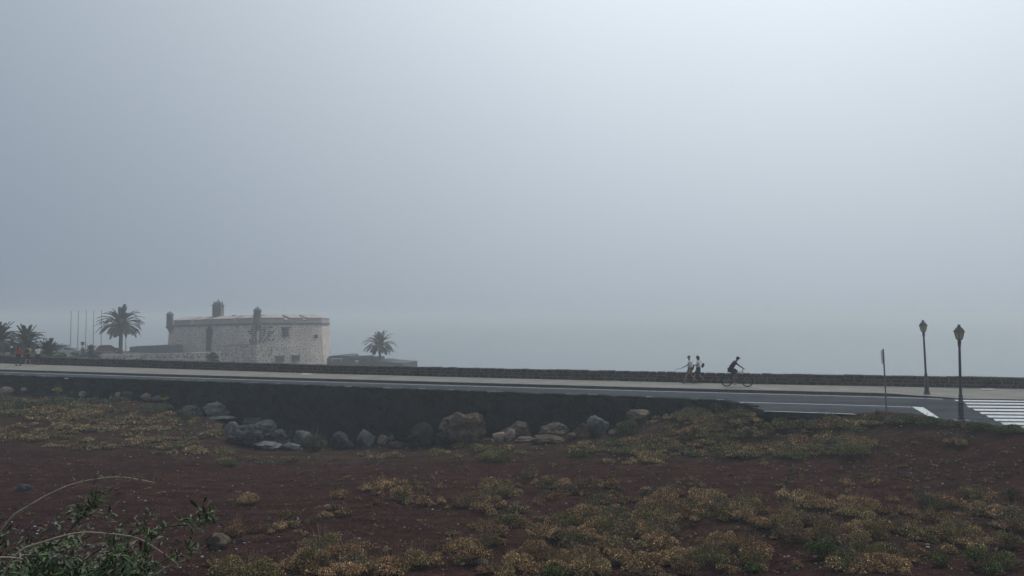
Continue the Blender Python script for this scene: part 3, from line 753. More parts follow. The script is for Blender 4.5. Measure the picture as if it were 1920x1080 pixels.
area('sparse_weeds', 'tiny dry weeds and twigs dotted over the bare reddish soil', [(400,900,420,40),(1200,890,700,30),(300,960,300,60),(760,985,300,60),(1500,960,420,90),(1750,870,180,50),(600,1030,380,40)], [TAN*.7, OLIVE*.8, GREY*.8, STRAW*.6], [.3, .3, .2, .2], rng, .35, .5, .024, 'weeds', .28)
LSH = [(70,756,100,7),(180,757,70,6),(290,768,60,8),(20,770,50,10),(340,790,40,8)]
area('slope_brush', 'grey green low brush along the top of the left slope below the wall', LSH, [SAGE, GREY, GREEN*1.2, OLIVE*.9], [.35, .3, .15, .2], rng, 1.1, .9, .03, 'brush')
GR = [(560,872,110,4),(850,868,180,4),(1650,800,60,5)]

def shrub(px, py, w, hh, col, label, mixc=None, name='shrub', cat='shrub', leaf=.03, group=None, dens=1.0, Y=None, z=None):
    if Y is None: p = hit(px, py)
    else: p = aty(px, py, Y); p.z = z if z is not None else p.z
    s = p.y/F; Rr = w*s/2; H = hh*s*.95
    V, Fq, T = clump(rng, (0, 0, 0), Rr, H, col, max(leaf, p.y*.0011), dens, mixc)
    o = npmesh(name, V, Fq, leafm, None, tint=T); o.location = p
    return tag(o, label, cat, group)
shrub(470,945,60,30,TAN,'tan dry bush standing alone on the red soil left of the scrub', OLIVE, group='lone bushes')
shrub(1178,814,58,34,SAGE,'rounded fresh green bush against the right end of the boulders', GREEN*1.3)
shrub(590,846,64,42,GREY*.9,'brownish green bush between the pointed stone and the dark round boulder', OLIVE*.8)
shrub(538,822,42,26,SAGE*.8,'small green bush above the rock pile against the black wall', GREEN)
shrub(1562,842,38,22,np.array((.05,.06,.06)),'dark blue-green rounded bush in the slope scrub')
shrub(1795,836,50,18,TAN,'low pale brown bush with green edge right on the red slope', GREEN*1.5)
shrub(1600,856,80,30,LIME*.8,'yellow green shrub at the right tip of the slope scrub', OLIVE)
shrub(1540,1045,72,52,GREEN*1.3,'bright green bushy plant among the tan near scrub', LIME*.6)
shrub(1575,1066,60,34,GREEN*1.5,'low green plant just below the bright green bushy one', LIME*.7)
shrub(1850,1072,100,62,GREEN*1.4,'big leafy green and yellow bush at lower right', LIME)
shrub(1765,1062,60,36,OLIVE,'olive bush left of the big leafy green bush at lower right', GREEN*1.4)
shrub(1050,1085,60,40,LIME*.6,'yellowish green bush at the bottom middle edge', GREEN*1.4)
shrub(1410,1072,46,24,GREEN*1.8,'tiny fresh green plant at the bottom right of the middle', LIME*.5)
shrub(1836,940,26,16,SAGE,'small green tuft on the far right near scrub edge', GREEN)
shrub(1900,935,40,22,SAGE,'green tuft touching the right frame edge by the red soil', GREEN*1.2)
shrub(1745,932,26,12,SAGE,'small sage tuft at the red soil edge, left of the green tufts', OLIVE)
shrub(1150,918,50,32,RUST,'rusty brown upright bush in the near scrub centre', TAN)
shrub(1250,928,34,24,TAN,'pale tan small bush just right of the rusty upright one', STRAW)
shrub(110,752,20,14,GREY,'grey green weed under the yellow flowering plant')
shrub(1300,778,70,16,SAGE,'sage bush below the right end of the black wall', OLIVE)
shrub(1345,776,44,24,SAGE*.9,'taller green bush in front of the right end of the black wall', GREEN*1.3)
shrub(1390,780,50,16,OLIVE,'olive bush just before the corner of the black wall', SAGE)
shrub(1515,784,30,14,SAGE,'small round green bush beside the road edge line', OLIVE)
shrub(1645,784,26,18,RUST,'rusty dry bush left of the thin sign post', RUST)
shrub(1632,787,50,10,GREEN*1.2,'low green weeds left of the thin sign post', SAGE)
shrub(1700,790,60,16,SAGE,'green verge bush right of the thin sign post', GREEN*1.3, group='verge bushes')
shrub(1735,795,60,18,GREEN*1.3,'dense green verge bush left of the near lamp post', SAGE, group='verge bushes')
shrub(1780,801,50,14,OLIVE,'brown green verge bush at the foot of the near lamp post', SAGE, group='verge bushes')
shrub(1832,806,70,18,GREEN*1.35,'green verge bush just right of the near lamp post', SAGE, group='verge bushes')
shrub(1885,812,70,18,GREEN*1.45,'green verge bush below the zebra crossing at far right', LIME*.6, group='verge bushes')
shrub(930,860,70,18,LIME*.8,'yellow green low bush on the near side of the boulders', OLIVE)
shrub(1085,855,50,14,GREEN*1.5,'green low plant below the small brown stone', LIME*.6)
shrub(870,838,50,12,LIME*.7,'yellowish plant at the foot of the largest boulder', OLIVE)
shrub(430,872,36,10,GREEN*1.6,'patch of green weed below the rock pile', LIME*.5)
shrub(720,858,40,8,OLIVE,'small tan weed on the track edge below the leafy sprig', TAN)
shrub(1585,935,26,12,GREEN*1.3,'small green tuft in the middle right near scrub')
def stemmed(px, py, w, hh, col, label, name, cat, leafcol=None, crown=.5, leaf=.03):
    p = hit(px, py); s = p.y/F; W_ = w*s; H = hh*s
    t = empty(name, p, 0, label, cat); st = MB(); r_ = random.Random(px)
    for k in range(5): st.tube([(0, 0, -.05), (r_.uniform(-.1, .1)*W_, 0, H*.4), (r_.uniform(-.3, .3)*W_, r_.uniform(-.2, .2)*W_, H*.8)], [.012, .008, .005], 5)
    st.build('stem', mat('stem_green', (.07, .08, .035), (.12, .12, .06)), t)
    V, Fq, T = clump(rng, (0, 0, H*(1-crown)), W_/2, H*crown, col, leaf, .9, leafcol)
    npmesh('flower_head' if 'flower' in label else 'foliage', V, Fq, leafm, t, tint=T)
stemmed(108,750,24,28,np.array((.22,.24,.07)),'tall plant with a yellow green flower head by the left wall foot','flowering_plant','plant',LIME,.55,.045)
stemmed(309,760,18,18,np.array((.26,.27,.08)),'small plant with a yellow flower head near the blue-grey angular stone','flowering_plant','plant',LIME,.5,.045)
stemmed(733,836,20,24,np.array((.06,.16,.06)),'bright green leafy sprig beside the reddish stone','sprig','plant',np.array((.09,.2,.08)),.6,.05)

# ------------------------------------------------------------------ near leafy bush with arching canes
def near_bush():
    Y = 4.6; bp = aty(60, 1150, Y); base = Vector((bp.x, Y, gzs(bp.x, Y)))
    t = empty('leafy_bush', base, 0, 'near leafy green bush with long arching bare canes and tiny pale flowers', 'bush')
    rg = np.random.default_rng(77); rnd = random.Random(77)
    cane = mat('pale_cane', (.46, .38, .30), (.30, .24, .19), scale=30); canes = MB(); green = MB()
    def path(px, Yo=0.0):
        P = [aty(x, y, Y + Yo + .25*i/len(px)) - base for i, (x, y) in enumerate(px)]
        out = []
        for i in range(len(P)-1):
            for k in range(4):
                u = k/4; p0 = P[max(i-1, 0)]; p1 = P[i]; p2 = P[i+1]; p3 = P[min(i+2, len(P)-1)]
                out.append(.5*((2*p1) + (p2-p0)*u + (2*p0-5*p1+4*p2-p3)*u*u + (3*p1-p0-3*p2+p3)*u**3))
        return out + [P[-1]]
    S1 = path([(-60,1120),(-20,1030),(20,972),(50,951),(90,928),(130,910),(170,900),(200,896),(230,895),(260,899),(290,905)])
    S2 = path([(-20,1150),(10,1070),(40,1032),(85,1015),(130,1002),(165,998),(205,1001),(235,1004),(265,1012),(305,1037),(335,1060)], -.2)
    S3 = path([(100,1140),(160,1050),(230,1010),(270,998),(320,987),(360,982),(392,976)], .1)
    S4 = path([(-30,1048),(0,1045),(30,1046),(50,1050)], -.3)
    S5 = path([(20,1140),(90,1040),(140,985),(165,955),(185,930)], 0)
    S6 = path([(200,1140),(270,1075),(330,1040),(350,1022)], -.1)
    for s_, r0 in ((S1, .0070), (S2, .0062), (S4, .0055)): canes.tube(s_, list(np.linspace(r0, .0028, len(s_))), 7)
    for s_, r0 in ((S3, .006), (S5, .006), (S6, .005)): green.tube(s_, list(np.linspace(r0, .0025, len(s_))), 6)
    inner = []
    for k in range(95):
        tx, ty = rnd.uniform(-40, 300), 1108 - abs(rnd.gauss(0, 1))*46
        if tx > 180: ty = max(ty, 1010)
        P = path([(rnd.uniform(-10, 160), 1160), (rnd.uniform(0, 200)*.5 + tx*.5, 1120), (tx, ty)], rnd.uniform(-.35, .4)); inner.append(P); green.tube(P, list(np.linspace(.005, .002, len(P))), 5)
    canes.build('cane', cane, t, smooth=True); green.build('green_stem', mat('green_stem', (.045, .055, .022), (.09, .085, .04), scale=20), t, smooth=True)
    # leaves: folded lance shapes of 6 faces
    LV = []; LF = []; LT = []; n = 0
    def leaf(p, d, L, col):
        nonlocal n
        d = d.normalized(); sdir = d.cross(Vector((rnd.gauss(0, .5), rnd.gauss(0, .5), 1))).normalized(); up = sdir.cross(d)
        prof = [(0, .05), (.25, .5), (.55, .6), (.8, .35), (1, .02)]; cv = rnd.uniform(-.25, .35); wd = L*rnd.uniform(.30, .46)
        for u, w in prof:
            c = p + d*L*u - up*cv*L*u*u
            for q in (-1, 0, 1): LV.append(tuple(c + sdir*q*w*wd*.5 + up*(abs(q)*w*wd*.22))); LT.append(col)
        for i in range(4):
            for q in range(2): a = n + i*3 + q; LF.append((a, a+1, a+4, a+3))
        n += 15
    G1 = np.array((.045, .080, .026)); G2 = np.array((.09, .145, .045)); G3 = np.array((.10, .085, .045))
    def col():
        c = G1 if rnd.random() < .45 else (G2 if rnd.random() < .8 else G3); return tuple(c*rnd.uniform(.6, 1.4))
    def tuft(p, k, L, spread=.03, up=.4):
        for _ in range(k):
            d = Vector((rnd.gauss(0, 1), rnd.gauss(0, 1), rnd.gauss(up, .8))); leaf(p + Vector((rnd.gauss(0, 1), rnd.gauss(0, 1), rnd.gauss(0, 1)))*spread, d, L*rnd.uniform(.6, 1.3), col())
    for P in inner:
        for q in P[3:]: tuft(q, 7, .06, .03)
        tuft(P[-1], 12, .06, .035)
    for P in (S5,):
        for q in P[8:]: tuft(q, 7, .06, .02)
    W_ = lambda x, y, o=0.: aty(x, y, Y+.15+o) - base
    for x, y, k, L, sp in ((170,945,26,.06,.035),(188,932,22,.055,.03),(165,962,24,.06,.03),(385,962,26,.065,.03),(378,978,20,.06,.03),(395,970,20,.06,.025),(345,978,14,.05,.02),(300,994,10,.045,.02),(278,966,14,.05,.02),(262,985,10,.05,.03),
                           (205,966,10,.05,.03),(225,990,14,.05,.02),(258,992,14,.05,.02),(340,1038,26,.06,.04),(322,1052,20,.06,.03),(360,1030,20,.06,.03),(115,988,20,.05,.04),(75,1005,12,.05,.05),(20,1010,10,.05,.05),(140,1005,14,.05,.03),
                           (10,990,12,.05,.03),(280,1055,18,.05,.03),(240,1062,26,.055,.05),(270,1080,20,.055,.04),(360,1005,10,.05,.02),(130,965,12,.05,.03)): tuft(W_(x, y), k, L, sp)
    for i, q in enumerate(S1):
        if i > 12 and rnd.random() < .75: tuft(q, rnd.randint(3, 7), .026, .008)
        elif i > 3: tuft(q, 1, .03, .008)
    for i, q in enumerate(S2):
        if i > 20 and rnd.random() < .5: tuft(q, 4, .03, .01)
    for i, q in enumerate(S3):
        if i > 6 and rnd.random() < .7: tuft(q, 4, .04, .012)
    npmesh('leaves', np.array(LV), np.array(LF), mat('bush_leaf', (1, 1, 1), (.8, .8, .8), scale=12, rough=.55, tint=True, spec=.35), t, tint=np.array(LT), smooth=True)
    pet = mat('pale_petals', (.55, .50, .50), (.42, .34, .34), scale=30)
    fl = MB(); s_ = .0055
    for a in range(5):
        an = a*1.257; q = Vector((math.cos(an), -.3, math.sin(an))); r2 = Vector((-q.z, 0, q.x)); o0 = Vector((0, 0, 0))
        fl.add([o0, q*s_+r2*s_*.6, q*s_*2, q*s_-r2*s_*.6], [(0,1,2,3)])
    bm = bmesh.new(); tmp = fl.build('flower', pet, t); bm.from_mesh(tmp.data); bmesh.ops.remove_doubles(bm, verts=bm.verts, dist=1e-5); bm.to_mesh(tmp.data); bm.free()
    for k in range(80):
        x, y = rnd.uniform(0, 260), rnd.uniform(985, 1080)
        if rnd.random() < .5: x, y = rnd.gauss(150, 40), rnd.gauss(1050, 16)
        if k < 6: x, y = [(137,976),(145,985),(105,980),(60,990),(305,1068),(310,1072)][k]
        o_ = tmp if k == 0 else tmp.copy()
        if k: C.objects.link(o_); o_.parent = t
        o_.location = W_(x, y, rnd.uniform(-.45, -.2)); o_.rotation_euler = (rnd.uniform(-.6, .6), rnd.uniform(0, 6), rnd.uniform(-.6, .6)); o_.scale = (rnd.uniform(.5, 1.2),)*3
near_bush()

# ------------------------------------------------------------------ castle
def mat_castle(name, light, dark, sx, sy, thr=.33, rnd_=.6):
    m = bpy.data.materials.new(name); m.use_nodes = True; n_ = m.node_tree.nodes; b = n_['Principled BSDF']; b.inputs['Roughness'].default_value = .95; b.inputs['Specular IOR Level'].default_value = .1
    t = n_.new('ShaderNodeTexCoord'); mp = n_.new('ShaderNodeMapping'); mp.inputs['Scale'].default_value = (sx, sy, 1); lk(m, t.outputs['UV'], mp.inputs['Vector'])
    v = n_.new('ShaderNodeTexVoronoi'); v.voronoi_dimensions = '2D'; v.inputs['Scale'].default_value = 1; v.inputs['Randomness'].default_value = rnd_; lk(m, mp.outputs[0], v.inputs['Vector'])
    sp = n_.new('ShaderNodeSeparateColor'); lk(m, v.outputs['Color'], sp.inputs[0])
    th = n_.new('ShaderNodeMath'); th.operation = 'MULTIPLY_ADD'; th.inputs[1].default_value = .22; th.inputs[2].default_value = thr - .11; lk(m, sp.outputs[0], th.inputs[0])
    sb = n_.new('ShaderNodeMath'); sb.operation = 'SUBTRACT'; lk(m, v.outputs['Distance'], sb.inputs[0]); lk(m, th.outputs[0], sb.inputs[1])
    mr = n_.new('ShaderNodeMapRange'); mr.inputs['From Min'].default_value = -.05; mr.inputs['From Max'].default_value = .05; lk(m, sb.outputs[0], mr.inputs[0])
    nz = n_.new('ShaderNodeTexNoise'); nz.inputs['Scale'].default_value = .5; nz.inputs['Detail'].default_value = 6; lk(m, t.outputs['Object'], nz.inputs['Vector'])
    r1 = n_.new('ShaderNodeValToRGB'); e = r1.color_ramp.elements; e[0].position = .35; e[1].position = .65; e[0].color = (*[x*.82 for x in light], 1); e[1].color = (*[x*1.12 for x in light], 1); lk(m, nz.outputs['Fac'], r1.inputs[0])
    mm = n_.new('ShaderNodeMix'); mm.data_type = 'RGBA'; lk(m, mr.outputs[0], mm.inputs[0]); mm.inputs[6].default_value = (*dark, 1); lk(m, r1.outputs[0], mm.inputs[7])
    lk(m, mm.outputs[2], b.inputs['Base Color']); return m
LIGHTST = (.72, .60, .52)
m_rubble = mat_castle('castle_rubble_masonry', LIGHTST, (.34, .315, .30), 1.9, 1.9, .24, .65)
m_plain = mat('castle_dressed_stone', (.46, .42, .39), (.40, .36, .34), scale=.8, rough=.95)
m_tan = mat('castle_lime_render', (.42, .36, .335), (.36, .31, .285), scale=.8, rough=.95)
m_darkst = mat('castle_dark_stone', (.15, .15, .16), (.22, .215, .215), scale=1.2, rough=.95)
m_void = mat('castle_opening_shade', (.10, .10, .105), (.12, .12, .125))  # solid dark fill paints the shade inside openings, lightened for distant haze
def wall_strip(o, P, z0, z1, batter, nrm):
    """battered wall strip along plan polyline P; nrm outward normals"""
    s = 0; us = [0]
    for i in range(1, len(P)): s += (P[i]-P[i-1]).length; us.append(s)
    rows = 2
    for i in range(len(P)-1):
        zA0, zB0 = z0, z0; zA1 = z1[i]; zB1 = z1[i+1]
        a0 = P[i] + nrm[i]*batter*(zA1-z0); b0 = P[i+1] + nrm[i+1]*batter*(zB1-z0)
        vs = [(a0.x, a0.y, z0), (b0.x, b0.y, z0), (P[i+1].x, P[i+1].y, zB1), (P[i].x, P[i].y, zA1)]
        o.add(vs, [(0,1,2,3)], [[(us[i], 0), (us[i+1], 0), (us[i+1], zB1-z0), (us[i], zA1-z0)]])
def castle():
    A = aty(318, 600, 150); B = aty(483, 600, 136); Cc = aty(603, 600, 148)
    for p in (A, B, Cc): p.z = 0
    org = Vector((-55, 146, hzs(-55, 146)))
    t = empty('stone_castle', org, 0, 'old stone fortress with corner turrets and a bell tower, seen through fog', 'castle')
    arc = []
    ctr = (B + Cc)/2 + Vector((-6, 5, 0)); n = 14
    a0 = math.atan2(B.y-ctr.y, B.x-ctr.x); a1 = math.atan2(Cc.y-ctr.y, Cc.x-ctr.x)
    r0 = (B-ctr).length; r1 = (Cc-ctr).length
    if a1 < a0: a1 += 2*math.pi
    for i in range(n+1):
        u = i/n; a = a0 + (a1-a0)*u; r = r0 + (r1-r0)*u; q = ctr + Vector((math.cos(a)*r, math.sin(a)*r, 0))
        chord = B.lerp(Cc, u); arc.append(chord.lerp(q, .30))
    # continue the curve behind to close
    D = Vector((-47, 168, 0)); E = Vector((-66, 170, 0))
    plan = [A] + arc + [Vector((-39.5, 160, 0)), D, E, A]
    zc = []
    for i, p in enumerate(plan):
        if i == 0 or i == len(plan)-1: zc.append(2.55)
        elif i <= n+1: u = (i-1)/n; zc.append(3.15 - .05*u)
        else: zc.append(3.0)
    cen = Vector((-56, 153, 0)); nr = [(p-cen).normalized() for p in plan]
    # left face outward normal is perpendicular to the face
    nr[0] = Vector((-.75, -.66, 0)); nr[-1] = nr[0]
    o = MB(); 
    # subdivide A-B so the cornice is straight
    wall_strip(o, plan, -8.8, zc, .075, nr)
    def loc(o): o.v = [(v[0]-org.x, v[1]-org.y, v[2]-org.z) for v in o.v]; return o
    w = loc(o).build('wall', m_rubble, t)
    def band(P, Z, z0, z1, out, th, mt, name, par=t):
        b = MB()
        for i in range(len(P)-1):
            n0, n1 = nr2(P, i), nr2(P, i+1)
            a, c = P[i] + n0*out, P[i+1] + n1*out; ai, ci = P[i] + n0*(out-th), P[i+1] + n1*(out-th)
            b.add([(a.x,a.y,Z[i]+z0),(c.x,c.y,Z[i+1]+z0),(ci.x,ci.y,Z[i+1]+z0),(ai.x,ai.y,Z[i]+z0),(a.x,a.y,Z[i]+z1),(c.x,c.y,Z[i+1]+z1),(ci.x,ci.y,Z[i+1]+z1),(ai.x,ai.y,Z[i]+z1)],
                  [(0,3,2,1),(4,5,6,7),(0,1,5,4),(2,3,7,6)] + ([(3,0,4,7)] if i == 0 else []) + ([(1,2,6,5)] if i == len(P)-2 else []))
        return loc(b).build(name, mt, par)
    def nr2(P, i):
        tt = P[min(i+1, len(P)-1)] - P[max(i-1, 0)]; tt.z = 0; tt.normalize(); return Vector((tt.y, -tt.x, 0))
    fr = plan[:n+2] + [Vector((-39.5, 160, 0))]; fz = zc[:n+3]
    band(fr, fz, -.16, .12, .22, .5, m_darkst, 'cornice')
    # parapet of sloped merlon blocks with splayed embrasures
    def parapet(p0, p1, z0, z1, u0, u1, k, sag):
        b = MB(); tp = MB()
        for (ua, ub) in zip(u0, u1):
            a, c = p0.lerp(p1, ua), p0.lerp(p1, ub); za, zb = z0*(1-ua)+z1*ua, z0*(1-ub)+z1*ub
            nn = Vector(((p1-p0).normalized().y, -(p1-p0).normalized().x, 0)); I = -nn
            hts = .95
            v = [(a, za+.12), (c, zb+.12), (c, zb+hts), (a, za+hts)]; ai, ci = a + I*2.2, c + I*2.2
            vs = [Vector((p.x, p.y, z)) for p, z in v] + [Vector((ai.x, ai.y, za+.12)), Vector((ci.x, ci.y, zb+.12)), Vector((ci.x, ci.y, zb+hts+.62)), Vector((ai.x, ai.y, za+hts+.62))]
            b.add(vs, [(0,1,2,3),(4,7,6,5),(0,4,5,1),(0,3,7,4),(1,5,6,2)])
            q = [vs[3] + Vector((0,0,.003)) + nn*.08, vs[2] + Vector((0,0,.003)) + nn*.08, vs[6] + Vector((0,0,.003)), vs[7] + Vector((0,0,.003))]
            q2 = [x + Vector((0, 0, .16)) for x in q]
            tp.add(q + q2, [(0,3,2,1),(4,5,6,7),(0,1,5,4),(1,2,6,5),(2,3,7,6),(3,0,4,7)])
        return b, tp
    bb = MB(); tt_ = MB()
    for args in ((A, B, zc[0], zc[1], (.05, .30, .50, .78), (.27, .48, .75, .97)),):
        b, tp = parapet(*args, 0, 0); bb.add(b.v, b.f); tt_.add(tp.v, tp.f)
    segs = [(1, 6), (7, 10), (11, 16)]
    for s0, s1 in segs:
        for i in range(s0, s1):
            b, tp = parapet(plan[i], plan[i+1], zc[i], zc[i+1], (0,), (1,), 0, 0); bb.add(b.v, b.f); tt_.add(tp.v, tp.f)
    for i in (6, 10):
        b, tp = parapet(plan[i], plan[i+1], zc[i]-.35, zc[i+1]-.35, (0,), (1,), 0, 0); bb.add(b.v, b.f); tt_.add(tp.v, tp.f)
    loc(bb).build('parapet', m_plain, t); loc(tt_).build('parapet_top', m_tan, t)
    rf = MB(); rf.add([(p.x, p.y, 2.6) for p in plan[:-1]], [tuple(range(len(plan)-1))]); loc(rf).build('roof', m_tan, t)
    # raised splayed blocks on the roofline
    for px, Y, ww, hh in ((452,140,1.6,.5),(539,140,1.2,.35),(580,146,1.2,.35)):
        p = aty(px, 592, Y+2.5); g = MB(); g.add([(-ww, -.5, 0), (ww, -.5, 0), (ww, .6, 0), (-ww, .6, 0), (ww*.9, -.5, hh*.2), (-ww*.9, -.5, hh*1.4), (ww*.9, .6, hh*.2), (-ww*.9, .6, hh*1.4)], [(0,1,4,5),(1,2,6,4),(2,3,7,6),(3,0,5,7),(5,4,6,7),(0,3,2,1)])
        g.v = [(v[0] + p.x - org.x, v[1] + p.y - org.y, v[2] + 4.1 - org.z) for v in g.v]; g.build('embrasure_cheek', m_tan, t)
    # turrets
    def garita(px, Y, ztop, zeave, zbody, corb, w, name='turret'):
        p = aty(px, 600, Y); c = (p.x-org.x, p.y-org.y, 0); g = MB(); oz = -org.z
        prof = [(w*.16, corb+oz), (w*.45, corb+.5+oz), (w*1.02, zbody-.18+oz), (w*1.22, zbody-.05+oz), (w*1.22, zbody+.08+oz), (w, zbody+.1+oz), (w, zeave+oz), ]
        g.lathe(prof, 8, c, R(22.5)); q = g.build(name, m_darkst, t)
        d = MB(); hgt = ztop-zeave
        d.lathe([(w*1.2, zeave-.08+oz), (w*1.22, zeave+.05+oz), (w*.98, zeave+.12+oz), (w*.9, zeave+hgt*.32+oz), (w*.62, zeave+hgt*.58+oz), (w*.2, zeave+hgt*.7+oz), (w*.14, zeave+hgt*.8+oz), (w*.17, zeave+hgt*.88+oz), (w*.04, ztop+oz)], 12, c)
        d.build('turret_dome', m_darkst, q)
        s = MB(); s.box((c[0]-.1, c[1]-w*.93, zeave-.75+oz), (.16, .1, .5)); s.build('slit_window', m_void, q)
    Z = lambda y, Y: aty(0, y, Y).z
    garita(318.5, 149.3, Z(583, 149), Z(590, 149), Z(613, 149), Z(624, 149), .64)
    garita(482.5, 135.6, Z(574, 136), Z(582.5, 136), Z(608, 136), Z(622, 136), .66)
    # bell tower
    Y = 146; p = aty(408.7, 600, Y); bx = p.x-org.x; by = p.y-org.y; oz = -org.z; w = .82
    g = MB(); g.box((bx, by, (Z(573, Y)+2.0)/2+oz), (2*w, 2*w, Z(573, Y)-2.0)); tw = g.build('bell_tower', m_darkst, t)
    g = MB(); g.box((bx, by, Z(572.3, Y)+oz), (2*w+.28, 2*w+.28, .18)); g.build('tower_cornice', m_darkst, tw)
    g = MB(); zt = Z(571.3, Y)+oz
    g.lathe([(w*.95, zt), (w*.8, zt+.35), (w*.45, zt+.6), (w*.15, zt+.68), (w*.13, zt+.85), (w*.2, zt+.95), (.03, zt+1.12)], 8, (bx, by, 0), R(22.5)); g.build('tower_cap', m_darkst, tw)
    for sx in (-1, 1):
        for sy in (-1, 1):
            g = MB(); g.lathe([(.16, zt), (.14, zt+.3), (.08, zt+.35), (.14, zt+.47), (.12, zt+.56), (.02, zt+.72)], 8, (bx+sx*w*.72, by+sy*w*.72, 0)); g.build('pinnacle', m_darkst, tw)
    # openings: door with drawbridge slot, windows, low gun ports
    def opening(px, py, w, hh, Yw, nrm, name, frame=True):
        p = aty(px, py, Yw); tdir = Vector((-nrm.y, nrm.x, 0))
        M = Matrix(((tdir.x, nrm.x, 0, 0), (tdir.y, nrm.y, 0, 0), (0, 0, 1, 0), (0, 0, 0, 1)))
        g = MB(); g.box(p - org + nrm*.0, (w, .9, hh), M=M); q = g.build(name, m_void, t)
        if frame:
            f = MB(); f.box(p - org + Vector((0, 0, hh/2+.12)) + nrm*.06, (w+.5, .95, .22), M=M); f.build('lintel', m_darkst, q); f = MB(); f.box(p - org - Vector((0, 0, hh/2+.1)) + nrm*.06, (w+.4, .95, .18), M=M); f.build('sill', m_darkst, q)
    def yon(px, P0, P1, off=0):
        k = (px-960)/F; d = P1-P0; u = (k*P0.y - P0.x)/(d.x - k*d.y); return P0.y + d.y*u
    nL = Vector(((B-A).normalized().y, -(B-A).normalized().x, 0)); 
    YL = yon(394, A, B); opening(393.5, 637, 1.15, 4.3, YL-.42, nL, 'gate', False); opening(395.5, 617, .35, 1.5, YL-.25, nL, 'drawbridge_slot', False)
    def arcY(px):
        k = (px-960)/F
        for i in range(1, n+1):
            a, b = plan[i], plan[i+1]; ka, kb = a.x/a.y, b.x/b.y
            if min(ka, kb) <= k <= max(ka, kb): return yon(px, a, b), Vector(((b-a).normalized().y, -(b-a).normalized().x, 0))
        return Cc.y, Vector((.8, -.6, 0))
    for px, py, w, hh, bt in ((535,622,.85,1.35,.25),(591.5,631,.35,.7,.3),(524.5,673,1.3,.8,.62),(554,671.5,1.3,.75,.62)):
        yy, nn = arcY(px); opening(px, py, w, hh, yy-bt+.0, nn, 'window' if py < 650 else 'gun_port', w > .6)
    # dark quoins up the near corner
    qm = MB(); rn = random.Random(2); z = -6.0; nB = Vector((.15, -1, 0)).normalized(); 
    tl = (A-B).normalized(); tr = (plan[3]-B).normalized()
    z = -6
    while z < 2.5:
        hh = rn.uniform(.32, .45); out = .075*(3.15-z)*1.02 + .08
        for tdir, k in ((tl, 1), (tr, 1)):
            u = rn.uniform(0.1, .5); cnt = rn.randint(2, 3 if tdir is tl else 4)
            for j in range(cnt):
                ww = rn.uniform(.3, .55); q = B + nB*out + tdir*(u + ww/2); nd = Vector((tdir.y, -tdir.x, 0)); nd = nd if nd.y < 0 else -nd
                q = B + (B-cen).normalized()*.075*(3.1-z) + tdir*(u + ww/2) + nd*.02
                M = Matrix(((tdir.x, nd.x, 0, 0), (tdir.y, nd.y, 0, 0), (0, 0, 1, 0), (0, 0, 0, 1)))
                qm.box(Vector((q.x-org.x, q.y-org.y, z+hh/2-org.z)), (ww, .3, hh*.72), M=M); u += ww + rn.uniform(.2, .5)
        z += hh
    qm.build('corner_quoins', m_darkst, t)
castle()
m_rub2 = mat_castle('yard_rubble_masonry', (.66, .56, .48), (.26, .24, .23), 1.7, 1.7, .26, .7)  # base colour raised, puts the lit look of the ramp wall into the stone
def plan_wall(name, label, pts, m, topm=None, thick=.6, zb=-7.5, cat='wall', cop=.12):
    """pts: (px, top_y, Y)"""
    P = [aty(*q) for q in pts]; org = Vector((P[0].x, P[0].y, hzs(P[0].x, P[0].y))); t = empty(name, org, 0, label, cat); o = MB(); c = MB(); u = 0
    for i in range(len(P)-1):
        a, b = P[i], P[i+1]; L = (b-a).length; tt = (b-a).normalized(); n = Vector((tt.y, -tt.x, 0)); n = n if n.y < 0 else -n; n.z = 0; bk = -n*thick
        f = [(a.x,a.y,zb),(b.x,b.y,zb),(b.x,b.y,b.z),(a.x,a.y,a.z)]; g = [(a.x+bk.x,a.y+bk.y,zb),(b.x+bk.x,b.y+bk.y,zb),(b.x+bk.x,b.y+bk.y,b.z),(a.x+bk.x,a.y+bk.y,a.z)]
        hb, ha = b.z-zb, a.z-zb
        uv = [[(u,0),(u+L,0),(u+L,hb),(u,ha)], [(u,ha),(u+L,hb),(u+L,hb+.1),(u,ha+.1)], [(0,0),(0,ha),(thick,ha),(thick,0)], [(0,0),(thick,0),(thick,hb),(0,hb)], [(u,0),(u,ha),(u+L,hb),(u+L,0)]]
        o.add(f+g, [(0,1,2,3),(3,2,6,7),(0,3,7,4),(1,5,6,2),(4,7,6,5)], uv); u += L
        if topm:
            e = n*.08; f = [a+e, b+e, b+bk-e, a+bk-e]; c.add([(p.x, p.y, z.z+.003) for p, z in zip(f, (a,b,b,a))] + [(p.x, p.y, z.z+cop) for p, z in zip(f, (a,b,b,a))], [(0,3,2,1),(4,5,6,7),(0,1,5,4),(1,2,6,5),(2,3,7,6),(3,0,4,7)])
    for k in (o, c): k.v = [(v[0]-org.x, v[1]-org.y, v[2]-org.z) for v in k.v]
    o.build('masonry', m, t)
    if topm: c.build('coping', topm, t)
plan_wall('ramp_wall', 'pale rubble wall block with a light coping in front of the castle gate', [(406,649.5,132),(440,647.5,129),(481,645.8,126)], m_rub2, m_tan, 3.0)
plan_wall('yard_wall', 'low pale rubble wall in the foreground of the castle yard', [(186,664,118),(240,664.5,117),(300,663,117),(360,661.5,116),(412,659.5,117)], m_rub2, None, .6)
plan_wall('terrace_wall', 'dark low terrace wall joining the left side of the castle', [(243,650.5,146),(260,648.8,145),(316,646.8,144),(328,646.8,144)], m_darkst, None, 6)
m_dkgreen = mat('mossy_concrete', (.085, .10, .10), (.13, .14, .135), scale=.5, rough=.95)
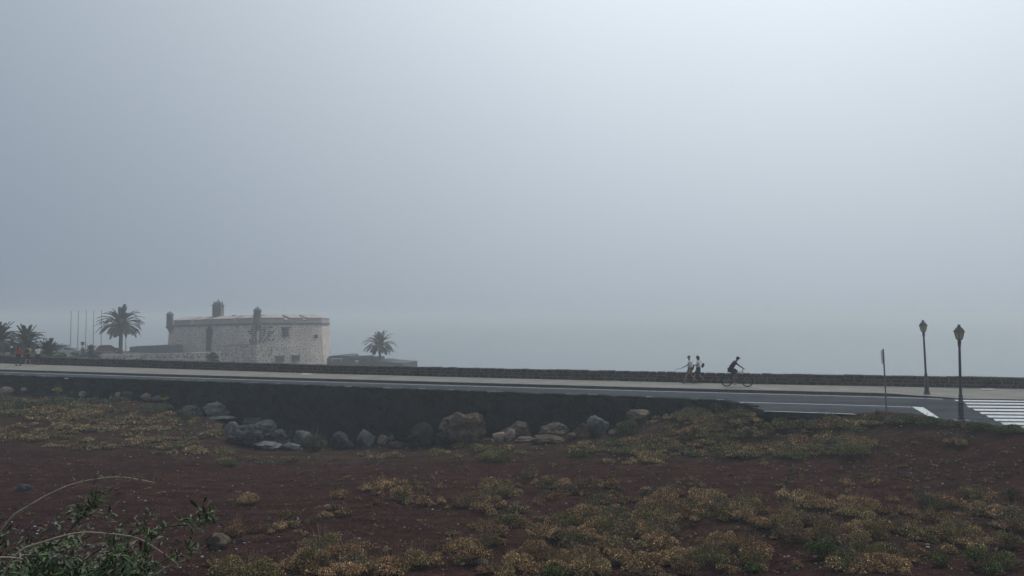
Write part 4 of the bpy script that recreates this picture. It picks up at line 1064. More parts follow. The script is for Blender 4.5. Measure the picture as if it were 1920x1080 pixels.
plan_wall('harbour_terrace', 'dark flat roofed terrace structure just right of the castle', [(613,672,150),(618,667.3,149.5),(640,666.3,149),(657,667.5,149),(658,670.5,148.8),(694,671.5,148),(696,675.5,148),(712,676.8,147.5)], m_dkgreen, None, 8, -8)
plan_wall('breakwater_wall', 'low dark wall reaching out to sea at the foot of the small palm', [(704,677,146),(735,679.5,145),(757,680.8,144.5)], m_dkgreen, None, 8, -8.5)
def pale_strip():
    p = aty(631.5, 672.6, 148.4); g = MB(); g.box((0, 0, 0), (2.3, .2, .16)); g.box((-.9, 0, -.35), (.08, .08, .6)); g.box((.9, 0, -.35), (.08, .08, .6))
    tag(g.build('handrail', mat('pale_rail', (.6, .62, .62), (.55, .57, .57)), loc=p), 'short pale rail on the dark terrace beside the castle', 'railing')
    p = aty(669, 677, 147.0); g = MB(); g.box((0, 0, 0), (.7, .25, .35)); g.box((0, 0, -.35), (.1, .1, .4)); tag(g.build('notice_board', MAT['pale_rail'], loc=p), 'small pale board on the dark terrace below the small palm', 'board')
pale_strip()

# ------------------------------------------------------------------ palms
def palm(px, base_y, top_y, Y, rad_px, trunk_px, label, seed, green=(.060, .075, .050), nfr=84, droop=1.0, elong=1.0):
    rg = random.Random(seed); base = aty(px, base_y, Y); s = Y/F; zc = aty(px, top_y, Y).z
    Rr = rad_px*s; H = zc - base.z - Rr*.12; tr = trunk_px*s/2
    t = empty('palm_tree', base, 0, label, 'palm tree', 'palm trees around the castle')
    tk = MB(); prof = []; k = 26
    for i in range(k+1):
        u = i/k; r = tr*(1.35 - .5*min(u*4, 1)) if u < .25 else tr*.9
        if u > .85: r = tr*(.9 + .8*(u-.85)/.15)
        prof.append((r*(1 + .06*(i % 2)), -.6 + (H+.6)*u))
    tk.lathe(prof, 12); tk.build('trunk', mat('palm_trunk', (.09, .075, .06), (.15, .13, .105), scale=5, rough=.95, bump=.05, bscale=8), t)
    V = []; Fq = []; T = []; n = 0
    for f in range(nfr):
        az = 2.39996*f + rg.uniform(-.2, .2); u = (f+.5)/nfr; el = math.radians(76 - 90*u**1.15) + rg.uniform(-.16, .16)
        L = Rr*(1.0 + .22*math.sin(math.pi*min(1, u*1.15)))*rg.uniform(.82, 1.06)*(.78 if u > .85 else 1); p = Vector((0, 0, H)) ; d = Vector((math.cos(az)*math.cos(el), math.sin(az)*math.cos(el), math.sin(el))); seg = 16; pts = [p.copy()]
        for i in range(seg):
            d = (d + Vector((0, 0, -1))*(.055 + .085*(i/seg))*droop*(1 if el < 1.2 else .6)).normalized(); p = p + d*L/seg; pts.append(p.copy())
        g = Vector(green)*rg.uniform(.75, 1.3)
        if u > .93: g = Vector((.10, .08, .045))
        for i in range(seg):
            a, b = pts[i], pts[i+1]; dd = (b-a).normalized(); sd = dd.cross(Vector((0, 0, 1))); sd = sd.normalized() if sd.length > .01 else Vector((1, 0, 0)); up = sd.cross(dd)
            w = .02*Rr/3
            V += [a-sd*w, b-sd*w*.8, b+sd*w*.8, a+sd*w]; Fq.append((n, n+1, n+2, n+3)); T += [tuple(g)]*4; n += 4
            ll = Rr*.135*math.sin(math.pi*min(1, (i+1.3)/(seg+1.5)))**.6 + .05
            for q in range(3):
                m_ = a.lerp(b, (q+.5)/3)
                for sg in (-1, 1):
                    e = (sd*sg*.8 + dd*.75 + up*rg.uniform(-.1, .35)).normalized()*ll*rg.uniform(.85, 1.1); wv = dd*.085*Rr/3
                    V += [m_-wv, m_+wv, m_+e+wv*.2, m_+e-wv*.2]; Fq.append((n, n+1, n+2, n+3)); T += [tuple(g)]*4; n += 4
    npmesh('crown', np.array([tuple(v) for v in V]), np.array(Fq), leafm, t, tint=np.array(T))
palm(226, 659, 606, 140, 40, 7, 'large dark palm with a full drooping crown left of the castle', 1)
palm(712, 694, 646, 150, 31, 4.5, 'small pale palm standing alone right of the castle in the fog', 2, (.13, .145, .12), nfr=64)  # crown paler than its own green, fog fade painted into the colour
palm(-4, 676, 637, 92, 42, 9, 'palm cut by the left frame edge, taller of the left group', 3, (.05, .065, .03), 76)
palm(48, 676, 642, 95, 37, 10, 'middle palm of the left group with a broad low crown', 4, (.055, .07, .03), 76)
palm(90, 678, 664, 90, 34, 8, 'short young palm with spreading fronds right of the left group', 5, (.05, .065, .035), 48, .8)

# ------------------------------------------------------------------ things on the headland
polem = mat('pole_paint', (.13, .14, .15), (.11, .12, .13), rough=.6)
FL = [(132,584,'leftmost of the five bare flagpoles left of the big palm'),(145.6,583.5,'second from left of the five bare flagpoles'),(160.4,582,'middle one of the five bare flagpoles'),(174.5,583.5,'fourth from left of the five bare flagpoles'),(189.2,582,'rightmost of the five bare flagpoles, touching the palm crown')]
fp = None
for x, y, lab in FL:
    b = aty(x, 652, 160); b.z = hzs(b.x, b.y) - .05; top = aty(x, y, 160).z
    if fp is None:
        fp = empty('flagpole', b, 0, lab, 'flagpole', 'bare flagpoles by the castle'); Hh = top - b.z
        g = MB(); g.tube([(0,0,0),(0,0,Hh*.5),(0,0,Hh)], [.085,.065,.045], 8); g.build('pole', polem, fp)
        g = MB(); g.box((0,0,.1), (.4,.4,.3)); g.build('base', m_darkst, fp)
        g = MB(); g.ell((0,0,Hh+.05), (.08,.08,.08), 8, 6); g.build('finial', polem, fp)
        Z0 = Hh
    else:
        q = copy_tree(fp); q.location = b; q['label'] = lab; q.scale = (1, 1, (top-b.z)/Z0)
def small_lamp():
    b = aty(235.6, 659, 141); t = empty('small_street_lamp', b, 0, 'small lamp post far off beside the trunk of the large dark palm', 'street lamp')
    g = MB(); g.tube([(0,0,0),(0,0,2.5)], [.07,.05], 8); g.build('pole', polem, t)
    g = MB(); g.lathe([(.08,2.5),(.2,2.85),(.24,2.9),(.05,3.05)], 8); g.build('lantern', m_darkst, t)
small_lamp()
def column_shrub(px, by, w, ty, Y, label, col, spiky=False):
    b = aty(px, by, Y); s = Y/F; H = (by-ty)*s; A = Acc(); A.add(*clump(rng, (0, 0, 0), w*s/2, H*.5, col, .13, .8, col*.7))
    if spiky:
        for k in range(9): 
            P = np.array([(rng.normal()*w*s*.2, rng.normal()*.2, rng.uniform(0, H)) for _ in range(60)]); V, Fq = quads(P, .35, rng, .3, 1.5); A.add(V, Fq, np.tile(col, (len(V), 1)))
    else:
        V, Fq, T = clump(rng, (0, 0, H*.3), w*s*.36, H*.65, col, .13, 1, col*.7); A.add(V, Fq, T)
    o = A.build('shrub'); o.location = b; tag(o, label, 'shrub', 'shrubs on the headland')
DG = np.array((.05, .058, .04))
column_shrub(154, 672, 15, 646, 112, 'tall narrow dark shrub below the middle flagpole', DG)
column_shrub(170, 672, 17, 649, 112, 'dark spiky shrub right of the tall narrow one', DG, True)
column_shrub(183, 673, 14, 655, 112, 'low dark shrub left of the pale yard wall', DG)
column_shrub(140, 674, 22, 656, 110, 'dark low shrub left of the tall narrow one', DG)
column_shrub(398, 684, 36, 655, 108, 'round greyish bush in front of the castle ramp wall', np.array((.075,.085,.065)))
column_shrub(118, 676, 26, 661, 96, 'green bush at the foot of the short young palm', np.array((.06,.075,.04)))
column_shrub(88, 678, 30, 664, 84, 'green bush behind the person in the white T-shirt', np.array((.06,.08,.04)))
column_shrub(10, 678, 46, 662, 84, 'green bush at far left behind the promenade wall', np.array((.05,.075,.04)))
column_shrub(55, 678, 40, 664, 80, 'green bush between the two left walkers', np.array((.055,.075,.045)))
column_shrub(262, 680, 22, 671, 100, 'small pale green bush before the yard wall', np.array((.11,.115,.08)))
column_shrub(215, 680, 30, 673, 100, 'low green bush at the left end of the yard wall', np.array((.09,.10,.06)))
def bx_sign():
    p = aty(155, 644, 111); g = MB(); g.box((0,0,0), (.5,.15,.5)); g.box((0,0,-1.1), (.08,.08,1.8)); tag(g.build('sign_box', m_darkst, loc=p), 'small square box sign on a post above the tall narrow shrub', 'sign')
bx_sign()
def car(px, by, Y, rz, paintm, label, L=4.1, hgt=1.45):
    b = aty(px, by, Y); t = empty('parked_car', b, rz, label, 'car', 'cars parked on the headland')
    prof = [(-L/2,.3),(-L/2,.75),(-L/2+.15,.95),(-L/2+.5,hgt-.12),(-L/2+.9,hgt),(.35,hgt),(1.0,.95),(L/2-.15,.82),(L/2,.6),(L/2,.3)]
    g = MB(); n = len(prof); W_ = .85
    for sy in (-1, 1):
        for x, z in prof: g.v.append((x, sy*(W_ if z < 1.0 else W_-.14), z))
    for i in range(n): j = (i+1) % n; g.f.append([i, j, n+j, n+i])
    g.f.append(list(range(n))); g.f.append(list(range(2*n-1, n-1, -1))); g.build('body', paintm, t, bevel=.05)
    gl = mat('car_glass', (.03, .035, .04), (.04, .045, .05), rough=.15)
    g = MB()
    for sy in (-1, 1): 
        y0, y1 = sy*(W_-.02), sy*(W_-.135)
        g.add([(-1.5, y0*.985, 1.0), (.85, y0*.985, 1.0), (.32, y1+sy*.02, hgt-.1), (-1.25, y1+sy*.02, hgt-.1)], [(0,1,2,3)])
    g.add([(1.03,-.7,.97),(1.03,.7,.97),(.42,.62,hgt-.05),(.42,-.62,hgt-.05)], [(0,1,2,3)]); g.add([(-L/2+.13,-.7,1.0),(-L/2+.13,.7,1.0),(-L/2+.47,.62,hgt-.15),(-L/2+.47,-.62,hgt-.15)], [(0,1,2,3)])
    g.build('window', gl, t)
    for x in (-L/2+.75, L/2-.8):
        for sy in (-1, 1):
            g = MB(); g.torus((x, sy*.8, .32), .24, .09, n=20, k=6); w = g.build('wheel', mat('tyre', (.02,.02,.02), (.03,.03,.03)), t)
            g = MB(); g.ell((x, sy*.82, .32), (.2,.04,.2), 12, 6); g.build('rim', mat('rim', (.4,.4,.4), (.35,.35,.35), metal=.6, rough=.4), w)
    for sy in (-1, 1):
        g = MB(); g.box((L/2-.03, sy*.6, .68), (.12, .3, .14)); g.build('headlight', mat('lamp_glass', (.6,.6,.6), (.5,.5,.5), rough=.2), t)
car(203, 661.5, 138, R(35), mat('red_paint', (.15,.03,.035), (.13,.03,.03), rough=.4), 'dark red parked car left of the large palm trunk')
car(122, 661, 150, R(8), mat('dark_paint', (.05,.06,.07), (.05,.06,.07), rough=.4), 'dark parked car under the leftmost flagpole')
car(137, 665, 140, R(5), mat('silver_paint', (.45,.47,.48), (.42,.44,.45), rough=.4), 'pale parked car half hidden behind the dark shrubs')

# ------------------------------------------------------------------ street lamps and sign
iron = mat('lamp_iron', (.060, .068, .082), (.10, .108, .122), scale=6, rough=.55, spec=.4)
def lamp(p, label, lean=0, rz=0):
    t = empty('street_lamp', p, 0, label, 'street lamp', 'lantern posts by the road'); t.rotation_euler = (0, lean, rz)
    g = MB(); g.lathe([(.175,0),(.175,.06),(.15,.08),(.125,.12),(.125,.15),(.155,.16),(.155,.18),(.11,.2),(.108,.5),(.10,.72),(.125,.735),(.13,.765),(.115,.78),(.115,.83),(.085,.85),(.082,.96),(.07,1.0),(.082,1.03),(.078,1.09),(.056,1.11)], 16)
    g.build('pedestal', iron, t, smooth=False)
    g = MB(); g.lathe([(.055,1.1),(.05,2.2),(.046,3.12),(.075,3.13),(.08,3.16),(.06,3.18),(.035,3.2),(.03,3.38)], 14); g.build('shaft', iron, t)
    g = MB()
    for k in range(4):
        a = k*math.pi/2 + .4; c, s = math.cos(a), math.sin(a); g.tube([(c*.04,s*.04,3.17),(c*.075,s*.075,3.24),(c*.06,s*.06,3.32),(c*.11,s*.11,3.395)], .011, 6)
    g.build('bracket', iron, t)
    ln = MB(); n = 6
    def ringpt(r, z, k): a = 2*math.pi*k/n + R(0); return Vector((r*math.cos(a), r*math.sin(a), z))
    ln.lathe([(.05,3.375),(.135,3.385),(.145,3.405),(.14,3.42)], n); ln.lathe([(.21,3.695),(.25,3.70),(.25,3.715),(.2,3.73)], n)
    for k in range(n): ln.tube([ringpt(.138, 3.41, k), ringpt(.212, 3.705, k)], .010, 5)
    q = ln.build('lantern', iron, t)
    gm = mat('lantern_glass', (.62, .52, .34), (.48, .40, .27), scale=4, rough=.35)
    for k in range(n):
        g = MB(); a0, a1 = ringpt(.132, 3.415, k), ringpt(.132, 3.415, k+1); b0, b1 = ringpt(.204, 3.70, k), ringpt(.204, 3.70, k+1)
        cc = Vector((0, 0, 3.5)); g.add([a0, a1, b1, b0], [(0,1,2,3)]); g.build('pane', gm, q)
    g = MB(); g.lathe([(.245,3.712),(.2,3.77),(.15,3.84),(.085,3.90),(.06,3.915)], n); g.lathe([(.05,3.91),(.075,3.925),(.045,3.94),(.035,3.96),(.07,3.975),(.075,3.99),(.03,4.01)], 10); g.build('roof', iron, q)
    return t
l1 = lamp(atz(1802.3, 789.5, 0), 'nearer and taller looking lantern post beside the zebra crossing')
p2 = atz(1738, 739.3, .15); l2 = lamp(p2, 'farther lantern post standing on the promenade, leaning slightly left', R(-1.9))
def plinth():
    p = atz(1802.3, 791, 0); g = MB(); g.box((0, 0, .02), (.6, .5, .05)); o = g.build('lamp_plinth', pave, l1)
plinth()
def sign():
    b = hit(1663, 786); b = atz(1663, 784, -.08); top = aty(1656, 654, b.y); H = top.z-b.z; dx = top.x-b.x
    t = empty('road_sign', b, 0, 'thin grey sign post with its plate turned edge-on, left of the lantern posts', 'sign'); t.rotation_euler = (0, math.atan2(dx, H), 0)
    g = MB(); g.tube([(0,0,-.2),(0,0,H)], .03, 10); g.build('post', mat('galvanised', (.22,.23,.24), (.17,.18,.19), rough=.5, metal=.3), t)
    M = Matrix.Rotation(R(67), 4, 'Z'); g = MB(); g.box((-.075, 0, H-.33), (.6, .03, .6), M=M); g.build('plate', mat('sign_back', (.72,.74,.76), (.62,.64,.66), rough=.5), t, bevel=.008)
    g = MB()
    for z in (H-.16, H-.5): g.box((-.035, 0, z), (.09, .05, .04))
    g.build('clamp', MAT['galvanised'], t)
sign()

# ------------------------------------------------------------------ people
def skin_obj(name, V, E_, Rd, m, parent, sub=2, root=0):
    me = bpy.data.meshes.new(name); me.from_pydata([tuple(v) for v in V], E_, []); o = bpy.data.objects.new(name, me); C.objects.link(o)
    sk = o.modifiers.new('skin', 'SKIN'); sk.use_smooth_shade = True
    for i, r in enumerate(Rd):
        q = me.skin_vertices[0].data[i]; q.radius = r if hasattr(r, '__len__') else (r, r); q.use_root = (i == root)
    ss = o.modifiers.new('sub', 'SUBSURF'); ss.levels = sub; ss.render_levels = sub
    dg = bpy.context.evaluated_depsgraph_get(); nm_ = bpy.data.meshes.new_from_object(o.evaluated_get(dg)); bpy.data.objects.remove(o)
    nm_.name = name; nm_.materials.clear(); nm_.shade_smooth(); return link(name, nm_, m, parent)
SKIN = mat('skin', (.36, .22, .16), (.32, .19, .14), scale=10, rough=.6); HAIRD = mat('dark_hair', (.025, .02, .02), (.04, .03, .028), scale=40)
def person(loc, rz, label, J, tops, bottoms, shoe, hair, sc=1.0, skirt=None, extra=None, arms_bare=True, skin=SKIN):
    t = empty('person', loc, rz, label, 'person'); t.scale = (sc,)*3; V3 = Vector
    pel, chest, neck, head = V3(J['pel']), V3(J['chest']), V3(J['neck']), V3(J['head']); hd = V3(J.get('face', (1, 0, 0))).normalized(); upv = (head-neck).normalized()
    V = []; E_ = []; Rd = []
    def a(p, r, par=None):
        V.append(V3(p)); Rd.append(r)
        if par is not None: E_.append((par, len(V)-1))
        return len(V)-1
    i0 = a(pel, .10); ab = a(pel.lerp(chest, .5), .095, i0); ch = a(chest, .11, ab); nb = a(neck, .055, ch)
    jw = a(head - upv*.065 + hd*.02, (.062, .07), nb); md = a(head + hd*.005, (.077, .09), jw); cr = a(head + upv*.07 - hd*.005, (.066, .075), md)
    a(head - upv*.01 + hd*.105, .010, md)
    lat = V3((0, 1, 0)) if abs(hd.x) > .2 else V3((1, 0, 0)); lat = upv.cross(hd).normalized()
    for s in (-1, 1): a(head + lat*s*.085 - upv*.01, .012, md)
    sh = {}
    for s, k in ((1, 'L'), (-1, 'R')):
        kn, an, to = [V3(q) for q in J['leg'+k]]; hp = pel + V3((0, s*.085, -.04)); q = a(hp, .088, i0); q = a(hp.lerp(kn, .5), .075, q); q = a(kn, .055, q); q = a(kn.lerp(an, .35), .055, q); q = a(an, .038, q); q = a(an.lerp(to, .5) - V3((0,0,.02)), .036, q); a(to, .028, q)
        el, wr = [V3(x) for x in J['arm'+k]]; sp = chest + V3((0, s*.165, .07)); q = a(sp, .055, ch); q = a(el, .040, q); q = a(wr, .026, q); d = (wr-el).normalized(); pm = a(wr + d*.055, (.034, .018), q)
        for f in range(4): b1_ = a(wr + d*.10 + V3((0, 0, 1)).cross(d)*(f-1.5)*.02, .009, pm); a(wr + d*(.15 + .012*(1.5-abs(f-1.5))) + V3((0,0,-.012)) + V3((0, 0, 1)).cross(d)*(f-1.5)*.021, .007, b1_)
        a(wr + d*.07 + V3((0, 0, 1)).cross(d)*.05*s, .010, pm); sh[k] = (sp, el, wr, hp, kn, an, to)
    skin_obj('body', V, E_, Rd, skin, t, 2, 0)
    # shirt
    V = []; E_ = []; Rd = []
    i0 = a(pel + V3((0, 0, -.02)), .165); ab = a(pel.lerp(chest, .5), .155, i0); ch = a(chest + V3((0,0,.0)), .17, ab); a(neck - (neck-chest)*.22, .09, ch)
    ln_ = .5 if arms_bare else 1.0
    for k in 'LR':
        sp, el, wr = sh[k][:3]; q = a(sp, .08, ch); q = a(sp.lerp(el, ln_*.5 if arms_bare else .6), .075, q); q = a(sp.lerp(el, ln_*1.1), .070, q)
        if not arms_bare: a(el.lerp(wr, .85), .042, q)
    skin_obj('shirt', V, E_, Rd, tops, t, 2, 0)
    V = []; E_ = []; Rd = []; bl, bm_ = bottoms
    i0 = a(pel + V3((0, 0, .0)), .14)
    for k in 'LR':
        hp, kn, an = sh[k][3:6]; q = a(hp, .118, i0)
        if bl == 'shorts': q = a(hp.lerp(kn, .5), .112, q); a(hp.lerp(kn, .88), .105, q)
        else: q = a(hp.lerp(kn, .5), .09, q); q = a(kn, .068, q); q = a(kn.lerp(an, .4), .066, q); a(kn.lerp(an, .92), .052, q)
    skin_obj('shorts' if bl == 'shorts' else 'trousers', V, E_, Rd, bm_, t, 2, 0)
    for k in 'LR':
        an, to = sh[k][5:7]; d = (to-an); c = an.lerp(to, .5) + V3((0, 0, -.025)); yaw = math.atan2(d.y, d.x); pt = -math.atan2(d.z + .06, math.hypot(d.x, d.y))
        g = MB(); g.ell(c, (.145, .052, .05), 12, 8, (Matrix.Rotation(yaw, 3, 'Z') @ Matrix.Rotation(pt, 3, 'Y'))); g.build('shoe', shoe, t, smooth=True)
    if hair:
        kind, hm = hair; g = MB(); g.ell(head + upv*(.045 if kind == 'short' else .03) - hd*(.03 if kind == 'short' else .022), (.10, .088, .085 if kind == 'short' else .105), 14, 10)
        if True: pass
        if kind == 'bob': g.ell(head - hd*.055 - upv*.03, (.085, .10, .12), 12, 8)
        if kind == 'long': g.ell(head - hd*.075 - upv*.13, (.055, .085, .20), 12, 8)
        if kind == 'tail': g.ell(head - hd*.115 - upv*.06, (.04, .035, .13), 10, 8)
        if kind == 'bun': g.ell(head - hd*.11 + upv*.09, (.055, .055, .055), 10, 8)
        if kind != 'cap': g.build('hair', hm, t, smooth=True)
        else:
            g = MB(); g.ell(head + upv*.045 - hd*.005, (.112, .092, .085), 14, 10); g.ell(head + upv*.035 + hd*.13, (.075, .07, .012), 12, 6); g.build('cap', hm, t, smooth=True)
    g = MB()
    for s in (-1, 1): g.ell(head + hd*.083 + lat*s*.032 + upv*.008, (.010, .010, .007), 8, 6)
    g.build('eyes', mat('eye_dark', (.02, .02, .02), (.02, .02, .02)), t)
    g = MB(); g.ell(head + hd*.082 - upv*.05, (.008, .022, .006), 8, 6); g.build('mouth', mat('lips', (.25, .10, .09), (.25, .10, .09)), t)
    return t
WHITE = mat('white_cotton', (.80, .81, .84), (.72, .73, .77), scale=8, bump=.01, bscale=12); KHAKI = mat('khaki_cloth', (.22, .17, .13), (.27, .21, .165), scale=8); NAVY = mat('dark_navy_cloth', (.03, .037, .05), (.045, .052, .068), scale=8)
BLACKC = mat('charcoal_cloth', (.028, .033, .042), (.04, .046, .056), scale=8, bump=.01, bscale=12); SHOEB = mat('dark_shoe', (.03, .03, .035), (.06, .06, .065)); SHOEW = mat('white_shoe', (.6, .6, .6), (.5, .5, .5))
PINK = mat('coral_cloth', (.42, .07, .09), (.36, .06, .08), scale=8); YELL = mat('yellow_cloth', (.42, .38, .12), (.34, .30, .10), scale=8); JEAN = mat('dark_jeans', (.03, .04, .06), (.05, .06, .085), scale=10)
def walk(st=.34, lift=.02, lean=.03, armf=.22, fwd='L'):
    f, b = (1, -1) if fwd == 'L' else (-1, 1)
    def leg(s, y):
        if s > 0: return [(st*.62, y, .50), (st*.95, y, .085), (st*.95+.17, y, .05)]
        return [(-st*.18, y, .50), (-st*1.12, y, .14+lift), (-st*1.12+.15, y, .045)]
    def arm(s, y):
        if s > 0: return [(lean+.10, y*1.15, 1.14), (lean+.10+armf, y*1.05, .98)]
        return [(lean-.14, y*1.15, 1.14), (lean-.14-armf*.15, y*1.1, .88)]
    return dict(pel=(0,0,.93), chest=(lean,0,1.30), neck=(lean+.015,0,1.47), head=(lean+.05,0,1.615), legL=leg(f, .09), legR=leg(b, -.09), armL=arm(b, .2), armR=arm(f, -.2))
def put(px, py, zz=.15): return atz(px, py, zz)
road_dir = math.atan2(-.27, 1)
# man in white (walking left) and woman behind him
J = walk(.36, .02, .02, .30, 'L'); J['armL'] = [(.12,.24,1.16),(.40,.2,1.0)]
p = put(1294, 718.2); man = person(p, road_dir + math.pi, 'man in white T-shirt and khaki shorts walking left on the promenade', J, WHITE, ('shorts', KHAKI), SHOEB, ('short', mat('grey_brown_hair', (.30,.25,.22), (.24,.20,.18))), 1.0)
J = walk(.34, .02, .0, .2, 'L'); J['armL'] = [(.02,.23,1.13),(.22,.14,1.12)]; J['armR'] = [(.04,-.23,1.13),(.24,-.14,1.13)]
p2_ = put(1309.5, 717.6); wom = person(p2_, road_dir + math.pi, 'woman in white top and dark shorts with a shoulder bag, walking behind the man', J, WHITE, ('shorts', NAVY), SHOEB, ('bob', HAIRD), .985)
def rel(t, v): return t.matrix_basis @ Vector(v)
bpy.context.view_layer.update()
def bag(t, v, dims, m, label, name='shoulder_bag', strap=None, rot=0):
    p = Matrix.Translation(t.location) @ Matrix.Rotation(t.rotation_euler.z, 4, 'Z') @ Matrix.Scale(t.scale.x, 4) @ Vector(v)
    r = empty(name, p, t.rotation_euler.z, label, 'bag'); g = MB(); g.ell((0,0,0), (dims[0]*.55, dims[1]*.6, dims[2]*.55), 12, 8, Matrix.Rotation(rot, 3, 'Y')); g.box((0,0,-.01), (dims[0]*.85, dims[1]*.8, dims[2]*.75), M=Matrix.Rotation(rot, 4, 'Y')); g.build('bag_body', m, r, bevel=.02)
    if strap:
        g = MB(); g.tube([Vector(q) for q in strap], .012, 6); g.build('strap', m, r)
bag(man, (-.20,.12,.98), (.10,.22,.34), mat('brown_bag', (.05,.04,.045), (.07,.055,.06)), 'dark narrow bag hanging behind the man in khaki shorts', strap=[(0,0,.15),(.1,-.02,.35),(.22,-.03,.52)], rot=-.3)
bag(wom, (-.29,.0,1.12), (.16,.26,.30), NAVY, 'dark bag on the back of the woman in white', strap=[(.02,0,.13),(.15,.02,.28),(.3,.05,.36)], rot=-.4)
def stick():
    p = Matrix.Translation(man.location) @ Matrix.Rotation(man.rotation_euler.z, 4, 'Z') @ Vector((.52,.19,.93)); q = Matrix.Translation(man.location) @ Matrix.Rotation(man.rotation_euler.z, 4, 'Z') @ Vector((.95,.19,.86))
    g = MB(); g.tube([Vector((0,0,0)), (q-p)*.5+Vector((0,0,.005)), q-p], [.018,.016,.012], 8); g.tube([(q-p)*-.15, Vector((0,0,0))], .024, 8); tag(g.build('rolled_umbrella', mat('pale_stick', (.3,.31,.33), (.25,.26,.28)), loc=p), 'thin pale rolled umbrella held out by the man in khaki shorts', 'umbrella')
stick()
# cyclist
pb = put(1376.5, 725.0, .15); bike_rz = road_dir
def bicycle():
    t = empty('bicycle', pb, bike_rz, 'dark bicycle ridden to the right by the person in a cap', 'bicycle')
    fr = mat('bike_frame_paint', (.03, .033, .04), (.045, .048, .055), rough=.4); ty = mat('tyre', (.02,.02,.02), (.03,.03,.03)); al = mat('spoke_steel', (.3,.3,.32), (.25,.25,.27), metal=.7, rough=.35)
    RW, FW, r = Vector((-.43,0,.35)), Vector((.76,0,.35)), .322
    for c in (RW, FW):
        g = MB(); g.torus(c, r, .026, n=48, k=8); w = g.build('wheel', ty, t, smooth=True)
        g = MB(); g.torus(c, r-.032, .011, n=48, k=6); g.build('rim', fr, w)
        g = MB()
        for k in range(24):
            a = k*2*math.pi/24; g.tube([c + Vector((.02*math.cos(a), .025*(1 if k % 2 else -1), .02*math.sin(a))), c + Vector(((r-.03)*math.cos(a), 0, (r-.03)*math.sin(a)))], .0016, 4)
        g.tube([c+Vector((0,-.05,0)), c+Vector((0,.05,0))], .018, 8); g.build('spokes', al, w)
    BB = Vector((0,0,.30)); ST = Vector((-.16,0,.82)); HT = Vector((.50,0,.90)); HB = Vector((.545,0,.76))
    g = MB(); g.tube([BB, ST], .018); g.tube([ST, HT], .017); g.tube([BB, HB], .021); g.tube([HT+Vector((-.02,0,.06)), HB], .022)
    for s in (-1, 1): g.tube([BB+Vector((0,s*.02,0)), RW+Vector((0,s*.06,0))], .011); g.tube([ST+Vector((0,s*.015,0)), RW+Vector((0,s*.06,0))], .010)
    g.build('frame', fr, t)
    g = MB()
    for s in (-1, 1): g.tube([HB+Vector((0,s*.05,-.02)), Vector((.66,s*.06,.5)), FW+Vector((0,s*.06,0))], .014)
    g.tube([HB+Vector((0,-.06,-.02)), HB+Vector((0,.06,-.02))], .016); g.build('fork', fr, t)
    g = MB(); g.tube([HT, HT+Vector((-.03,0,.12)), HT+Vector((.04,0,.14))], .016); g.tube([HT+Vector((.02,-.32,.16)), HT+Vector((.05,-.1,.14)), HT+Vector((.05,.1,.14)), HT+Vector((.02,.32,.16))], .013); g.build('handlebar', fr, t)
    g = MB(); g.tube([ST, ST+Vector((-.04,0,.12))], .014); g.build('seat_post', al, t)
    g = MB(); g.ell(ST+Vector((-.05,0,.145)), (.14,.075,.03), 12, 8); g.ell(ST+Vector((.07,0,.145)), (.09,.03,.022), 10, 6); g.build('saddle', ty, t, smooth=True)
    g = MB(); g.torus(BB+Vector((0,-.05,0)), .085, .008, n=24, k=5); g.tube([BB+Vector((0,-.07,0)), Vector((.03,-.09,.135))], .011); g.tube([BB+Vector((0,.07,0)), Vector((-.03,.09,.465))], .011); g.box((.03,-.13,.135), (.09,.09,.025)); g.box((-.03,.13,.465), (.09,.09,.025)); g.build('crank', al, t)
bicycle()
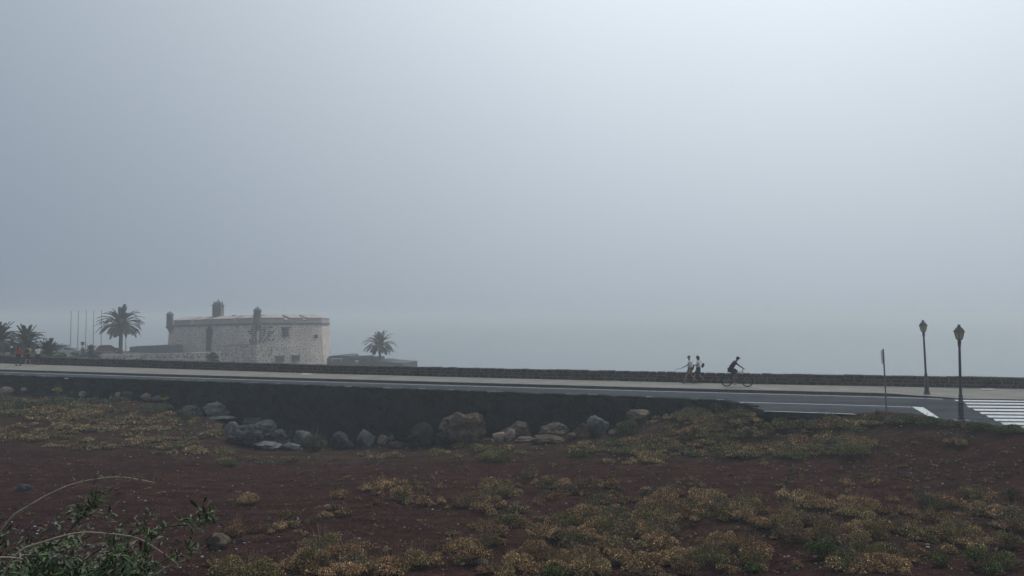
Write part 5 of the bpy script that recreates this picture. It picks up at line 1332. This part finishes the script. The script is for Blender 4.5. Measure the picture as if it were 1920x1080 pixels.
JC = dict(pel=(-.22,0,1.02), chest=(.04,0,1.36), neck=(.13,0,1.50), head=(.21,0,1.63), face=(1,0,-.18),
          legL=[(.20,.10,.93),(-.03,.11,.56),(.10,.12,.51)], legR=[(.13,-.10,.70),(.0,-.11,.24),(.14,-.12,.19)],
          armL=[(.30,.24,1.22),(.50,.26,1.09)], armR=[(.30,-.24,1.22),(.50,-.26,1.09)])
person(pb, bike_rz, 'person in dark cap, dark T-shirt and shorts leaning forward on a bicycle', JC, BLACKC, ('shorts', BLACKC), mat('grey_shoe', (.35,.36,.37), (.3,.31,.32)), ('cap', BLACKC), 1.03, skin=mat('tanned_skin', (.20,.12,.09), (.17,.10,.08), rough=.6))
# three walkers far left, seen from behind at an angle
wz = road_dir + math.pi*.98
J = walk(.26, .02, .0, .12, 'L'); p = put(33.5, 685.8); person(p, R(75), 'person with long dark hair in coral top and dark leggings, leftmost on the promenade', J, PINK, ('trousers', BLACKC), SHOEB, ('long', HAIRD), 1.0, arms_bare=False)
J = walk(.24, .05, .0, .12, 'R'); p = put(52, 685.0); y2 = person(p, R(100), 'person with hair bun, yellow top and black shorts between two others', J, YELL, ('shorts', BLACKC), SHOEW, ('bun', HAIRD), 1.0)
bag(y2, (-.2,0,1.25), (.16,.26,.34), BLACKC, 'small black backpack on the person in the yellow top', 'backpack', strap=[(.03,.1,.14),(.15,.11,.2),(.3,.1,.1)])
J = walk(.22, .02, .0, .1, 'L'); p = put(70.5, 684.2); person(p, R(110), 'person in white T-shirt and dark jeans with a ponytail, rightmost of the left trio', J, WHITE, ('trousers', JEAN), SHOEB, ('tail', HAIRD), .96)

# ------------------------------------------------------------------ haze
def haze():
    g = MB(); g.box((0, 1500, .3), (6400, 3400, 19.6))     # from -9.5 to 10.1 m
    m = bpy.data.materials.new('haze_air'); m.use_nodes = True; n_ = m.node_tree.nodes
    n_.remove(n_['Principled BSDF']); v = n_.new('ShaderNodeVolumePrincipled'); v.inputs['Density'].default_value = HAZE; v.inputs['Color'].default_value = (.91, .97, 1, 1); v.inputs['Anisotropy'].default_value = 0.35
    m.node_tree.links.new(v.outputs[0], n_['Material Output'].inputs['Volume'])
    o = g.build('haze', m); tag(o, 'pale sea fog filling the air over the road, castle and water', 'haze', kind='stuff')
haze()
